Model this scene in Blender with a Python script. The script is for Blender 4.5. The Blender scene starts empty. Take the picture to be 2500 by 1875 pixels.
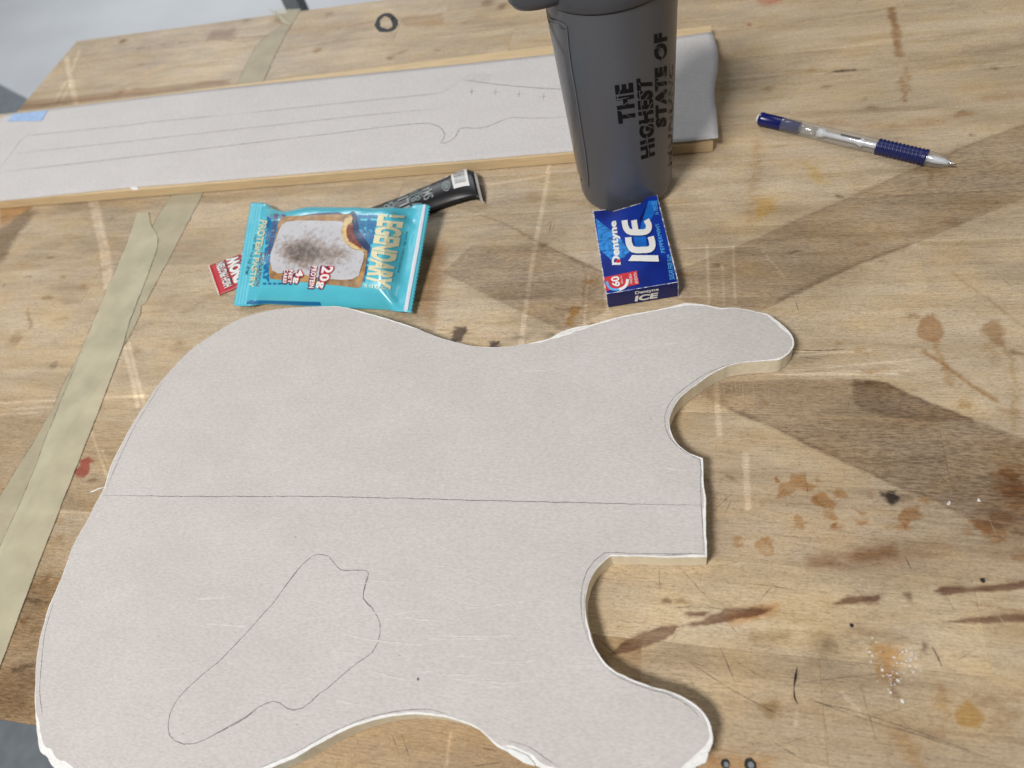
import bpy, bmesh, math, random
import numpy as np
from mathutils import Vector, Matrix

random.seed(7)
rng = np.random.default_rng(7)
scene = bpy.context.scene
COL = scene.collection

# ------------------------------------------------------------------ camera
# bench frame: X to the right along the bench, Y away from its front edge, Z up, bench surface z = 0 (metres)
F_PX, CX, CY, CAM_H = 1668.83, 1250.0, 937.5, 0.366
AX = np.array([0.96868748, 0.0156647, -0.24778857])      # bench X, Y, Z seen in the lens frame
AY = np.array([0.14876382, -0.83564603, 0.5287391])
AZ = np.array([-0.198781, -0.54904492, -0.81181019])
cam = bpy.data.cameras.new("camera")
cam.sensor_width = 36.0
cam.lens = F_PX / 2500.0 * 36.0
cam.clip_start = 0.01
cam.clip_end = 60
cam.dof.use_dof = True
cam.dof.focus_distance = 0.43
cam.dof.aperture_fstop = 7.0
cam_ob = bpy.data.objects.new("camera", cam)
COL.objects.link(cam_ob)
cam_ob.matrix_world = Matrix(((AX[0], -AX[1], -AX[2], 0), (AY[0], -AY[1], -AY[2], 0),
                              (AZ[0], -AZ[1], -AZ[2], CAM_H), (0, 0, 0, 1)))
scene.camera = cam_ob

# ------------------------------------------------------------------ world, lamps, exposure (overhead key with added fills)
world = bpy.data.worlds.new("World")
scene.world = world
world.use_nodes = True
wb = world.node_tree.nodes["Background"]
wb.inputs[0].default_value = (0.90, 0.94, 1.0, 1)
wb.inputs[1].default_value = 0.10


def area(name, loc, target, sx, sy, power, color):
    l = bpy.data.lights.new(name, 'AREA')
    l.shape = 'RECTANGLE'
    l.size, l.size_y = sx, sy
    l.energy = power
    l.color = color
    o = bpy.data.objects.new(name, l)
    COL.objects.link(o)
    o.location = loc
    o.rotation_euler = (Vector(target) - Vector(loc)).to_track_quat('-Z', 'Y').to_euler()
    return o


area("key_or_added_fill", (-0.75, -0.95, 1.95), (-0.1, 0.35, 0), 0.55, 0.40, 66, (1.0, 0.97, 0.93))
area("key_or_added_fill", (-1.5, 1.9, 2.1), (-0.3, 0.6, 0), 1.2, 0.4, 9, (0.90, 0.95, 1.0))  # added fill from the back left, for the bottle's highlight
area("key_or_added_fill", (1.3, 0.6, 2.2), (0.1, 0.4, 0), 1.2, 0.6, 10, (1.0, 0.97, 0.93))  # added soft fill from the right, lifts the shaded neck paper
area("key_or_added_fill", (-2.2, 3.4, 1.9), (-2.2, 3.0, -0.9), 1.6, 1.0, 78, (0.95, 0.98, 1.0))  # extra lamp added only to brighten the far floor

vs = scene.view_settings
vs.view_transform = 'Standard'
vs.look = 'None'
vs.exposure = -0.36
vs.gamma = 1.0
vs.use_curve_mapping = False


# ------------------------------------------------------------------ helpers
def on(px, py, z=0.0):
    """survey point: where the sight line through a measured photo point meets the level z"""
    d = np.array([px - CX, py - CY, F_PX])
    w = np.array([d @ AX, d @ AY, d @ AZ])
    t = (z - CAM_H) / w[2]
    return np.array([w[0] * t, w[1] * t, z])


def mm_per_px(px, py, z=0.0):
    return float(np.linalg.norm(on(px + 4, py, z) - on(px - 4, py, z)) / 8)


def ons(pts, z=0.0):
    return [on(p[0], p[1], z) for p in pts]


def link(name, me, mat=None, parent=None):
    o = bpy.data.objects.new(name, me)
    COL.objects.link(o)
    if mat is not None:
        me.materials.append(mat)
    if parent is not None:
        o.parent = parent
    return o


def mesh(name, verts, faces, mat=None, parent=None, smooth=False):
    me = bpy.data.meshes.new(name)
    me.from_pydata([tuple(map(float, v)) for v in verts], [], faces)
    me.validate()
    if smooth:
        me.polygons.foreach_set("use_smooth", [True] * len(me.polygons))
    me.update()
    return link(name, me, mat, parent)


def thing(name, label, cat, loc=(0, 0, 0), group=None):
    o = bpy.data.objects.new(name, None)
    COL.objects.link(o)
    o.empty_display_size = 0.02
    o['label'] = label
    o['category'] = cat
    if group:
        o['group'] = group
    return o


def tag(o, label, cat, group=None):
    o['label'] = label
    o['category'] = cat
    if group:
        o['group'] = group
    return o


def box_data(x0, x1, y0, y1, z0, z1):
    v = [(x, y, z) for z in (z0, z1) for (x, y) in ((x0, y0), (x1, y0), (x1, y1), (x0, y1))]
    f = [(3, 2, 1, 0), (4, 5, 6, 7), (0, 1, 5, 4), (1, 2, 6, 5), (2, 3, 7, 6), (3, 0, 4, 7)]
    return v, f


def box(name, b, mat, parent=None, bevel=0.0):
    v, f = box_data(*b)
    o = mesh(name, v, f, mat, parent)
    if bevel:
        m = o.modifiers.new("bevel", 'BEVEL')
        m.width = bevel
        m.segments = 2
    return o


def catmull(pts, step=0.002, closed=False):
    P = [np.array(p, float) for p in pts]
    n = len(P)
    out = []
    rngi = range(n) if closed else range(n - 1)
    for i in rngi:
        p1, p2 = P[i], P[(i + 1) % n]
        p0 = P[(i - 1) % n] if (closed or i > 0) else 2 * p1 - p2
        p3 = P[(i + 2) % n] if (closed or i + 2 < n) else 2 * p2 - p1
        k = max(1, int(np.linalg.norm(p2 - p1) / step))
        for j in range(k):
            t = j / k
            out.append(0.5 * ((2 * p1) + (-p0 + p2) * t + (2 * p0 - 5 * p1 + 4 * p2 - p3) * t * t
                              + (-p0 + 3 * p1 - 3 * p2 + p3) * t ** 3))
    if not closed:
        out.append(P[-1])
    return out


def vn(x, y, seed=0):
    ix, iy = np.floor(x), np.floor(y)
    fx, fy = x - ix, y - iy
    fx = fx * fx * (3 - 2 * fx)
    fy = fy * fy * (3 - 2 * fy)

    def h(a, b):
        s = np.sin(a * 127.1 + b * 311.7 + seed * 74.7) * 43758.5453
        return s - np.floor(s)
    a = h(ix, iy) * (1 - fx) + h(ix + 1, iy) * fx
    b = h(ix, iy + 1) * (1 - fx) + h(ix + 1, iy + 1) * fx
    return a * (1 - fy) + b * fy


def fbm(x, y, seed=0, octv=3):
    s, a, t = 0, 1.0, 0
    for i in range(octv):
        s = s + a * vn(x * 2 ** i, y * 2 ** i, seed + i * 13)
        t += a
        a *= 0.5
    return s / t


# ------------------------------------------------------------------ materials
def nodes_of(name):
    m = bpy.data.materials.new(name)
    m.use_nodes = True
    nt = m.node_tree
    return m, nt, nt.nodes, nt.links, nt.nodes["Principled BSDF"]


def rgb(h, k=1.0):
    h = h.lstrip('#')
    c = [int(h[i:i + 2], 16) / 255 for i in (0, 2, 4)]
    return tuple(((x / 12.92) if x <= 0.04045 else ((x + 0.055) / 1.055) ** 2.4) * k for x in c) + (1,)


def mat(name, color, rough=0.5, var=0.08, scale=300.0, bump=0.0, bscale=600.0, spec=0.5, stretch=(1, 1, 1),
        metallic=0.0, coat=0.0, detail=4.0):
    m, nt, N, L, b = nodes_of(name)
    tc = N.new('ShaderNodeTexCoord')
    mp = N.new('ShaderNodeMapping')
    mp.inputs['Scale'].default_value = stretch
    L.new(tc.outputs['Object'], mp.inputs[0])
    nz = N.new('ShaderNodeTexNoise')
    nz.inputs['Scale'].default_value = scale
    nz.inputs['Detail'].default_value = detail
    L.new(mp.outputs[0], nz.inputs['Vector'])
    rp = N.new('ShaderNodeMapRange')
    rp.inputs['From Min'].default_value = 0.25
    rp.inputs['From Max'].default_value = 0.75
    rp.inputs['To Min'].default_value = 1 - var
    rp.inputs['To Max'].default_value = 1 + var
    L.new(nz.outputs[0], rp.inputs[0])
    vm = N.new('ShaderNodeVectorMath')
    vm.operation = 'SCALE'
    vm.inputs[0].default_value = color[:3]
    L.new(rp.outputs[0], vm.inputs['Scale'])
    L.new(vm.outputs[0], b.inputs['Base Color'])
    b.inputs['Roughness'].default_value = rough
    b.inputs['Specular IOR Level'].default_value = spec
    b.inputs['Metallic'].default_value = metallic
    b.inputs['Coat Weight'].default_value = coat
    if bump:
        n2 = N.new('ShaderNodeTexNoise')
        n2.inputs['Scale'].default_value = bscale
        n2.inputs['Detail'].default_value = 5
        L.new(mp.outputs[0], n2.inputs['Vector'])
        bp = N.new('ShaderNodeBump')
        bp.inputs['Strength'].default_value = 1.0
        bp.inputs['Distance'].default_value = bump
        L.new(n2.outputs[0], bp.inputs['Height'])
        L.new(bp.outputs[0], b.inputs['Normal'])
    return m


def see_through(name, color, alpha, rough=0.6, nscale=250.0, lo=0.35, hi=0.65, stretch=(1, 1, 1)):
    """thin film of pigment, dust or graphite: noise decides where it covers"""
    m, nt, N, L, b = nodes_of(name)
    b.inputs['Base Color'].default_value = color
    b.inputs['Roughness'].default_value = rough
    b.inputs['Specular IOR Level'].default_value = 0.2
    tc = N.new('ShaderNodeTexCoord')
    mp = N.new('ShaderNodeMapping')
    mp.inputs['Scale'].default_value = stretch
    L.new(tc.outputs['Object'], mp.inputs[0])
    nz = N.new('ShaderNodeTexNoise')
    nz.inputs['Scale'].default_value = nscale
    nz.inputs['Detail'].default_value = 4
    L.new(mp.outputs[0], nz.inputs['Vector'])
    rp = N.new('ShaderNodeMapRange')
    rp.inputs['From Min'].default_value = lo
    rp.inputs['From Max'].default_value = hi
    rp.inputs['To Min'].default_value = alpha * 0.25
    rp.inputs['To Max'].default_value = alpha
    L.new(nz.outputs[0], rp.inputs[0])
    L.new(rp.outputs[0], b.inputs['Alpha'])
    return m


def wood_bench():
    m, nt, N, L, b = nodes_of("bench_maple")
    tc = N.new('ShaderNodeTexCoord')
    oi = N.new('ShaderNodeObjectInfo')
    # shift each plank's figure
    off = N.new('ShaderNodeVectorMath')
    off.operation = 'SCALE'
    off.inputs[0].default_value = (13.1, 7.7, 3.3)
    L.new(oi.outputs['Random'], off.inputs['Scale'])
    add = N.new('ShaderNodeVectorMath')
    L.new(tc.outputs['Object'], add.inputs[0])
    L.new(off.outputs[0], add.inputs[1])

    def noise(stretch, scale, detail=5.0, dist=0.0, src=None):
        mp = N.new('ShaderNodeMapping')
        mp.inputs['Scale'].default_value = stretch
        L.new((src or add).outputs[0], mp.inputs[0])
        n = N.new('ShaderNodeTexNoise')
        n.inputs['Scale'].default_value = scale
        n.inputs['Detail'].default_value = detail
        n.inputs['Distortion'].default_value = dist
        L.new(mp.outputs[0], n.inputs['Vector'])
        return n

    figure = noise((1, 9, 1), 9, 6, 0.6)
    fine = noise((1, 26, 1), 60, 8)
    pore = noise((1, 7, 1), 260, 6)
    mott = noise((1, 2.6, 1), 720, 5)
    blot = noise((1, 1.6, 1), 14, 5)

    def ramp(src, stops):
        r = N.new('ShaderNodeValToRGB')
        r.color_ramp.elements[0].position, r.color_ramp.elements[0].color = stops[0]
        r.color_ramp.elements[1].position, r.color_ramp.elements[1].color = stops[-1]
        for s in stops[1:-1]:
            e = r.color_ramp.elements.new(s[0])
            e.color = s[1]
        L.new(src, r.inputs[0])
        return r

    def mul(a, bb, fac=1.0):
        x = N.new('ShaderNodeMix')
        x.data_type = 'RGBA'
        x.blend_type = 'MULTIPLY'
        x.inputs['Factor'].default_value = fac
        L.new(a, x.inputs['A'])
        L.new(bb, x.inputs['B'])
        return x.outputs['Result']

    base = ramp(figure.outputs[0], [(0.28, (0.505, 0.395, 0.258, 1)), (0.48, (0.612, 0.492, 0.340, 1)), (0.72, (0.672, 0.558, 0.405, 1))])
    f2 = ramp(fine.outputs[0], [(0.32, (0.79, 0.765, 0.74, 1)), (0.46, (0.95, 0.94, 0.93, 1)), (0.72, (1.08, 1.07, 1.06, 1))])
    p2 = ramp(pore.outputs[0], [(0.26, (0.56, 0.51, 0.47, 1)), (0.42, (0.96, 0.95, 0.94, 1)), (0.6, (1, 1, 1, 1))])
    b2 = ramp(blot.outputs[0], [(0.30, (0.80, 0.785, 0.775, 1)), (0.52, (0.98, 0.975, 0.97, 1)), (0.70, (1.05, 1.05, 1.05, 1))])
    tone = ramp(oi.outputs['Random'], [(0.0, (0.92, 0.90, 0.87, 1)), (0.5, (0.98, 0.975, 0.96, 1)), (1.0, (1.03, 1.03, 1.03, 1))])
    c = mul(base.outputs[0], f2.outputs[0])
    c = mul(c, p2.outputs[0])
    c = mul(c, b2.outputs[0])
    mo = ramp(mott.outputs[0], [(0.30, (0.74, 0.73, 0.72, 1)), (0.5, (0.99, 0.99, 0.99, 1)), (0.70, (1.10, 1.10, 1.10, 1))])
    c = mul(c, mo.outputs[0])
    c = mul(c, tone.outputs[0])
    hue = noise((1, 1.8, 1), 26, 6)
    h2 = ramp(hue.outputs[0], [(0.32, (0.93, 0.945, 0.98, 1)), (0.5, (1, 1, 1, 1)), (0.68, (1.04, 1.0, 0.90, 1))])
    c = mul(c, h2.outputs[0])
    at = N.new('ShaderNodeAttribute')
    at.attribute_name = "wear_shade"
    c = mul(c, at.outputs['Color'])
    # grime sits in the grain: attribute alpha
    gr = noise((1, 4.5, 1), 230, 8)
    g2 = ramp(gr.outputs[0], [(0.36, (0.56, 0.535, 0.52, 1)), (0.52, (0.86, 0.85, 0.85, 1)), (0.66, (1, 1, 1, 1))])
    x = N.new('ShaderNodeMix')
    x.data_type = 'RGBA'
    x.blend_type = 'MULTIPLY'
    L.new(at.outputs['Alpha'], x.inputs['Factor'])
    L.new(c, x.inputs['A'])
    L.new(g2.outputs[0], x.inputs['B'])
    L.new(x.outputs['Result'], b.inputs['Base Color'])
    b.inputs['Roughness'].default_value = 0.52
    b.inputs['Specular IOR Level'].default_value = 0.35
    bp = N.new('ShaderNodeBump')
    bp.inputs['Distance'].default_value = 0.00012
    bp.inputs['Strength'].default_value = 0.8
    L.new(fine.outputs[0], bp.inputs['Height'])
    L.new(bp.outputs[0], b.inputs['Normal'])
    return m


def board_paper(name, c0, c1, warm):
    """grey board paper: felted fibres, specks, cloudy tint"""
    m, nt, N, L, b = nodes_of(name)
    tc = N.new('ShaderNodeTexCoord')

    def noise(stretch, scale, detail):
        mp = N.new('ShaderNodeMapping')
        mp.inputs['Scale'].default_value = stretch
        L.new(tc.outputs['Object'], mp.inputs[0])
        n = N.new('ShaderNodeTexNoise')
        n.inputs['Scale'].default_value = scale
        n.inputs['Detail'].default_value = detail
        L.new(mp.outputs[0], n.inputs['Vector'])
        return n
    cloud = noise((1, 1.7, 1), 24, 7)
    fibre = noise((1, 3.2, 1), 420, 7)
    speck = noise((1, 1.4, 1), 520, 2)
    r1 = N.new('ShaderNodeValToRGB')
    r1.color_ramp.elements[0].position = 0.32
    r1.color_ramp.elements[0].color = c0
    r1.color_ramp.elements[1].position = 0.68
    r1.color_ramp.elements[1].color = c1
    L.new(cloud.outputs[0], r1.inputs[0])
    r2 = N.new('ShaderNodeValToRGB')
    r2.color_ramp.elements[0].position = 0.30
    r2.color_ramp.elements[0].color = (0.86, 0.86, 0.86, 1)
    r2.color_ramp.elements[1].position = 0.70
    r2.color_ramp.elements[1].color = (1.07, 1.07, 1.07, 1)
    L.new(fibre.outputs[0], r2.inputs[0])
    r3 = N.new('ShaderNodeValToRGB')
    r3.color_ramp.elements[0].position = 0.205
    r3.color_ramp.elements[0].color = (0.45, 0.43, 0.43, 1)
    r3.color_ramp.elements[1].position = 0.25
    r3.color_ramp.elements[1].color = (1, 1, 1, 1)
    L.new(speck.outputs[0], r3.inputs[0])
    c = r1.outputs[0]
    for r in (r2, r3):
        x = N.new('ShaderNodeMix')
        x.data_type = 'RGBA'
        x.blend_type = 'MULTIPLY'
        x.inputs['Factor'].default_value = 1
        L.new(c, x.inputs['A'])
        L.new(r.outputs[0], x.inputs['B'])
        c = x.outputs['Result']
    L.new(c, b.inputs['Base Color'])
    b.inputs['Roughness'].default_value = 0.85
    b.inputs['Specular IOR Level'].default_value = 0.2
    bp = N.new('ShaderNodeBump')
    bp.inputs['Distance'].default_value = 0.00008
    bp.inputs['Strength'].default_value = 0.7
    L.new(fibre.outputs[0], bp.inputs['Height'])
    L.new(bp.outputs[0], b.inputs['Normal'])
    return m


def clear_plastic(name, tint=(0.93, 0.94, 0.95, 1), haze=0.10):
    m, nt, N, L, b = nodes_of(name)
    out = N["Material Output"]
    tr = N.new('ShaderNodeBsdfTransparent')
    tr.inputs[0].default_value = tint
    gl = N.new('ShaderNodeBsdfGlossy')
    gl.inputs['Roughness'].default_value = 0.08
    df = N.new('ShaderNodeBsdfDiffuse')
    df.inputs[0].default_value = (0.75, 0.75, 0.75, 1)
    lw = N.new('ShaderNodeLayerWeight')
    pw_ = N.new('ShaderNodeMath')
    pw_.operation = 'POWER'
    pw_.inputs[1].default_value = 3.0
    L.new(lw.outputs['Facing'], pw_.inputs[0])
    fr = N.new('ShaderNodeMath')
    fr.operation = 'MULTIPLY_ADD'
    fr.inputs[1].default_value = 0.55
    fr.inputs[2].default_value = 0.04
    L.new(pw_.outputs[0], fr.inputs[0])
    nz = N.new('ShaderNodeTexNoise')
    nz.inputs['Scale'].default_value = 90
    rp = N.new('ShaderNodeMapRange')
    rp.inputs['To Min'].default_value = haze * 0.5
    rp.inputs['To Max'].default_value = haze * 1.5
    L.new(nz.outputs[0], rp.inputs[0])
    m1 = N.new('ShaderNodeMixShader')
    L.new(rp.outputs[0], m1.inputs[0])
    L.new(tr.outputs[0], m1.inputs[1])
    L.new(df.outputs[0], m1.inputs[2])
    m2 = N.new('ShaderNodeMixShader')
    L.new(fr.outputs[0], m2.inputs[0])
    L.new(m1.outputs[0], m2.inputs[1])
    L.new(gl.outputs[0], m2.inputs[2])
    L.new(m2.outputs[0], out.inputs['Surface'])
    return m


def tape_mat(name, color, alpha):
    """crepe paper tape, slightly see-through, dirtied along its length"""
    m = mat(name, color, 0.6, 0.16, 45, 0.00012, 900, 0.3, (1, 1, 1), detail=7)
    m.node_tree.nodes["Principled BSDF"].inputs['Alpha'].default_value = alpha
    return m


M = {}
M['bench'] = wood_bench()
M['paper'] = board_paper("board_paper", (0.570, 0.536, 0.518, 1), (0.605, 0.572, 0.555, 1), 0)
M['paper2'] = board_paper("neck_paper", (0.635, 0.612, 0.608, 1), (0.665, 0.642, 0.638, 1), 0)
M['crease'] = mat("creased_paper", (0.612, 0.580, 0.563, 1), 0.85, 0.12, 300, spec=0.2)  # creased fibres, lightened further so fold highlights are in the colour
M['core'] = mat("board_core", (0.86, 0.78, 0.60, 1), 0.85, 0.08, 260, 0.0001, 900, 0.2)
M['torn'] = mat("torn_paper", (0.82, 0.815, 0.80, 1), 0.9, 0.10, 400, 0.0002, 800, 0.2, (1, 1, 1))
M['pine'] = mat("pine", (0.66, 0.50, 0.295, 1), 0.6, 0.12, 40, 0.00006, 200, 0.3, (1, 14, 14))
M['pencil'] = see_through("graphite", (0.075, 0.075, 0.085, 1), 0.70, 0.5, 900, 0.30, 0.55)
M['pencil_soft'] = see_through("graphite_faint", (0.10, 0.10, 0.115, 1), 0.75, 0.5, 700, 0.25, 0.60)
M['smudge'] = see_through("graphite_smudge", (0.12, 0.12, 0.13, 1), 0.07, 0.7, 160, 0.40, 0.68)
M['tape'] = tape_mat("masking_tape", (0.62, 0.58, 0.42, 1), 0.68)
M['tape2'] = tape_mat("masking_tape_dusty", (0.57, 0.53, 0.385, 1), 0.60)
M['tape_edge'] = see_through("tape_edge_grime", (0.14, 0.11, 0.08, 1), 0.6, 0.8, 220, 0.3, 0.6)
M['blue_tape'] = mat("blue_tape", (0.38, 0.54, 0.82, 1), 0.6, 0.10, 150, 0.00005, 500, 0.3)
M['pale'] = see_through("pale_scuff", (0.80, 0.68, 0.53, 1), 0.55, 0.8, 170, 0.28, 0.72)
M['dark_scratch'] = see_through("dark_scratch", (0.07, 0.055, 0.042, 1), 0.62, 0.8, 240, 0.36, 0.66)
M['light_scratch'] = see_through("light_scratch", (0.78, 0.66, 0.52, 1), 0.45, 0.8, 240, 0.36, 0.66)
M['ink'] = see_through("black_ink", (0.008, 0.008, 0.010, 1), 1.0, 0.5, 260, 0.12, 0.42)
M['flake'] = mat("plaster_flake", (0.80, 0.79, 0.77, 1), 0.8, 0.05)
M['hole'] = mat("dark_hole", (0.02, 0.018, 0.016, 1), 0.8, 0.3)
M['steel'] = mat("grey_steel", (0.20, 0.22, 0.235, 1), 0.5, 0.1, 30)
M['bench_leg'] = mat("painted_leg", (0.10, 0.11, 0.12, 1), 0.5, 0.1, 20)
M['floor'] = mat("grey_floor", (0.66, 0.675, 0.70, 1), 0.6, 0.08, 2.5, 0.0004, 60, 0.4)
M['mat'] = mat("rubber_mat", (0.22, 0.245, 0.27, 1), 0.8, 0.15, 40, 0.0006, 150, 0.3)

# ------------------------------------------------------------------ floor, mat, post
floor = mesh("floor", [(-9, -6, -0.9), (7, -6, -0.9), (7, 12, -0.9), (-9, 12, -0.9)], [(0, 1, 2, 3)], M['floor'])
floor['kind'] = 'structure'

# dark mat whose far edge runs behind the bench's left end
e0, e1 = on(0, 206, -0.892), on(65, 240, -0.892)
dv = (e1 - e0) / np.linalg.norm(e1 - e0)
nv = np.array([dv[1], -dv[0], 0])
c_ = [e0 - dv * 2.2, e0 + dv * 3.0, e0 + dv * 3.0 + nv * 3.3, e0 - dv * 2.2 + nv * 3.3]
mv = [(p[0], p[1], -0.899) for p in c_] + [(p[0], p[1], -0.892) for p in c_]
fm = mesh("floor_mat", mv, [(0, 1, 2, 3), (7, 6, 5, 4), (0, 4, 5, 1), (1, 5, 6, 2), (2, 6, 7, 3), (3, 7, 4, 0)], M['mat'])
tag(fm, "large dark grey rubber mat lying on the floor past the bench end", "mat")

# steel upright standing behind the bench
post = thing("steel_post", "dark grey steel upright standing on the floor behind the bench", "post")
pc = np.array([-0.462, 0.775]) * 1.42
box("upright", (pc[0] - 0.014, pc[0] + 0.014, pc[1] - 0.014, pc[1] + 0.014, -0.894, 1.1), M['steel'], post, 0.002)
box("foot_plate", (pc[0] - 0.05, pc[0] + 0.05, pc[1] - 0.05, pc[1] + 0.05, -0.8995, -0.894), M['steel'], post)

# ------------------------------------------------------------------ workbench: staggered maple planks with wear
BX0, BX1, BY0, BY1 = -0.779, 0.80, 0.0031, 0.7622
TH = 0.042
bench = thing("workbench", "stained and scratched maple workbench top of glued planks", "workbench")
joints = [BY0] + [0.2202 + 0.0451 * k for k in range(-4, 12)] + [BY1]
joints = [j for j in joints if BY0 <= j <= BY1]
if joints[-1] - joints[-2] < 0.02:
    joints.pop(-2)
planks = []
for r in range(len(joints) - 1):
    y0, y1 = joints[r], joints[r + 1]
    xs = [BX0]
    x = BX0 + rng.uniform(0.18, 0.75)
    while x < BX1 - 0.15:
        xs.append(x)
        x += rng.uniform(0.42, 0.80)
    xs.append(BX1)
    for a, b_ in zip(xs[:-1], xs[1:]):
        planks.append((a, b_, y0, y1))


def axis_grid(a, b, step, g=0.00035):
    n = max(2, int((b - a - 2 * g) / step))
    return np.r_[a, np.linspace(a + g, b - g, n + 1), b]


grids = []
for (a, b_, y0, y1) in planks:
    fine_ = y0 < 0.40
    xa = axis_grid(a, b_, 0.00085 if fine_ else 0.0016)
    xa = xa[(xa < 0.33) | (np.arange(len(xa)) % 12 == 0) | (xa >= b_ - 0.0005)]
    ya = axis_grid(y0, y1, 0.00085 if fine_ else 0.0015)
    grids.append((xa, ya))
allx = np.concatenate([np.repeat(g[0], len(g[1])) for g in grids])
ally = np.concatenate([np.tile(g[1], len(g[0])) for g in grids])
WEAR_SHADE = np.ones((len(allx), 4))
WEAR_SHADE[:, 3] = 0.18
# irregular edges: warped coordinates
wx = allx + (fbm(allx * 210, ally * 300, 3) - 0.5) * 0.0075 + (vn(allx * 600, ally * 900, 9) - 0.5) * 0.0022
wy = ally + (fbm(allx * 210, ally * 300, 5) - 0.5) * 0.0045 + (vn(allx * 600, ally * 900, 11) - 0.5) * 0.0014
GRAIN = fbm(allx * 60, ally * 900, 21)
PATCH = fbm(allx * 90, ally * 220, 23)


def seg_dist(x, y, pts, closed):
    d = np.full(x.shape, 9.0)
    n = len(pts)
    for i in range(n if closed else n - 1):
        ax, ay = pts[i][0], pts[i][1]
        bx, by = pts[(i + 1) % n][0], pts[(i + 1) % n][1]
        ex, ey = bx - ax, by - ay
        t = np.clip(((x - ax) * ex + (y - ay) * ey) / (ex * ex + ey * ey + 1e-12), 0, 1)
        d = np.minimum(d, np.hypot(x - ax - t * ex, y - ay - t * ey))
    return d


def inside(x, y, pts):
    r = np.zeros(x.shape, bool)
    n = len(pts)
    for i in range(n):
        ax, ay = pts[i][0], pts[i][1]
        bx, by = pts[(i + 1) % n][0], pts[(i + 1) % n][1]
        c = (ay > y) != (by > y)
        r ^= c & (x < (bx - ax) * (y - ay) / (by - ay + 1e-12) + ax)
    return r


def stain_or_shade(shape, pts, tint, w=0.0, soft=0.002, warp=1.0, grime=0.0, thin=0.0):
    """shape 'poly' | 'line' | 'dot'; pts surveyed in photo points, laid on the bench surface"""
    P = [on(p[0], p[1])[:2] for p in pts]
    m = 0.02 + w
    lo = np.min(P, 0) - m
    hi = np.max(P, 0) + m
    idx = np.nonzero((allx > lo[0]) & (allx < hi[0]) & (ally > lo[1]) & (ally < hi[1]))[0]
    if len(idx) == 0:
        return
    X = allx[idx] * (1 - warp) + wx[idx] * warp
    Y = ally[idx] * (1 - warp) + wy[idx] * warp
    if shape == 'poly':
        d = seg_dist(X, Y, P, True)
        d = np.where(inside(X, Y, P), -d, d)
    elif shape == 'line':
        d = seg_dist(X, Y, P, False) - w / 2
    else:
        d = np.hypot(X - P[0][0], Y - P[0][1]) - w
    k = np.clip(0.5 - d / soft, 0, 1)
    k = k * k * (3 - 2 * k)
    if thin:
        k = k * np.clip(1 - thin * 2.2 * (PATCH[idx] - 0.38), 0, 1)
    t = np.array(tint)
    WEAR_SHADE[idx, :3] *= 1 - k[:, None] * (1 - t)
    WEAR_SHADE[idx, 3] = np.clip(WEAR_SHADE[idx, 3] + k * grime, 0, 1)


def S(px):          # photo-point width at mid bench to metres
    return px * 0.00027


GRIME = (0.80, 0.77, 0.75)
DGRIME = (0.58, 0.54, 0.51)
BROWN = (0.60, 0.44, 0.31)
RUST = (0.80, 0.63, 0.45)
BLACK = (0.10, 0.09, 0.09)
DBROWN = (0.40, 0.31, 0.26)
YELLOW = (0.93, 0.80, 0.50)
OLIVE = (0.76, 0.70, 0.52)
RED = (0.72, 0.28, 0.27)
PALE = (1.13, 1.14, 1.16)
# broad wedges of old grime, and one painted pouch shadow
def Q(*pts):
    return [(1562 + x / 2.358, 903 + y / 2.358) for x, y in pts]


row = (ally > 0.1302) & (ally < 0.1753) & (allx > -0.05)
WEAR_SHADE[row, :3] *= np.array([0.90, 0.89, 0.90])
row = (ally > 0.0849) & (ally < 0.1302) & (allx > -0.05)
WEAR_SHADE[row, :3] *= np.array([1.05, 1.05, 1.03])
row = (ally < 0.0849) & (allx < -0.02)
WEAR_SHADE[row, :3] *= np.array([0.80, 0.73, 0.64])
WEAR_SHADE[row, 3] = np.clip(WEAR_SHADE[row, 3] + 0.25, 0, 1)
row = (ally < 0.20) & (allx < -0.24)
WEAR_SHADE[row, :3] *= np.array([0.90, 0.88, 0.85])
WEAR_SHADE[row, 3] = np.clip(WEAR_SHADE[row, 3] + 0.2, 0, 1)
row = (ally < 0.0849) & (allx >= -0.02)
WEAR_SHADE[row, :3] *= np.array([0.93, 0.91, 0.88])
stain_or_shade('poly', Q((340, 140), (440, 78), (800, 56), (1240, 54), (1370, 58), (1600, 160), (1900, 280), (2212, 390), (2500, 480), (2500, 1040), (2212, 960), (2050, 910), (1700, 750), (1500, 680),
                (1200, 540), (960, 430), (780, 340), (520, 230)), (0.83, 0.79, 0.76), soft=0.0011, warp=0.10, grime=0.40)
stain_or_shade('poly', Q((1235, 56), (1370, 58), (1600, 160), (1900, 280), (1720, 292), (1560, 285), (1400, 255), (1300, 235), (1225, 190)), (0.70, 0.66, 0.65), soft=0.003, warp=0.5, grime=0.45)
stain_or_shade('poly', Q((760, 330), (960, 290), (1500, 285), (1900, 284), (2212, 395), (2500, 480), (2500, 1000), (2212, 900), (2050, 860), (1700, 735), (1500, 665), (1200, 525), (960, 415)), (0.84, 0.82, 0.81), soft=0.006, warp=0.5, grime=0.30)
stain_or_shade('line', Q((520, 226), (780, 335), (960, 425), (1080, 478), (1200, 532), (1300, 585)), (0.55, 0.50, 0.48), S(7), soft=0.004, warp=0.35, grime=0.45, thin=0.7)
stain_or_shade('line', Q((1340, 596), (1500, 672), (1700, 745), (1850, 830), (2050, 905)), (0.66, 0.60, 0.56), S(6), soft=0.003, warp=0.35, grime=0.35, thin=0.6)
stain_or_shade('line', Q((1400, 75), (1600, 165), (1900, 284)), (0.66, 0.62, 0.60), S(6), soft=0.003, warp=0.25, grime=0.4)
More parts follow.
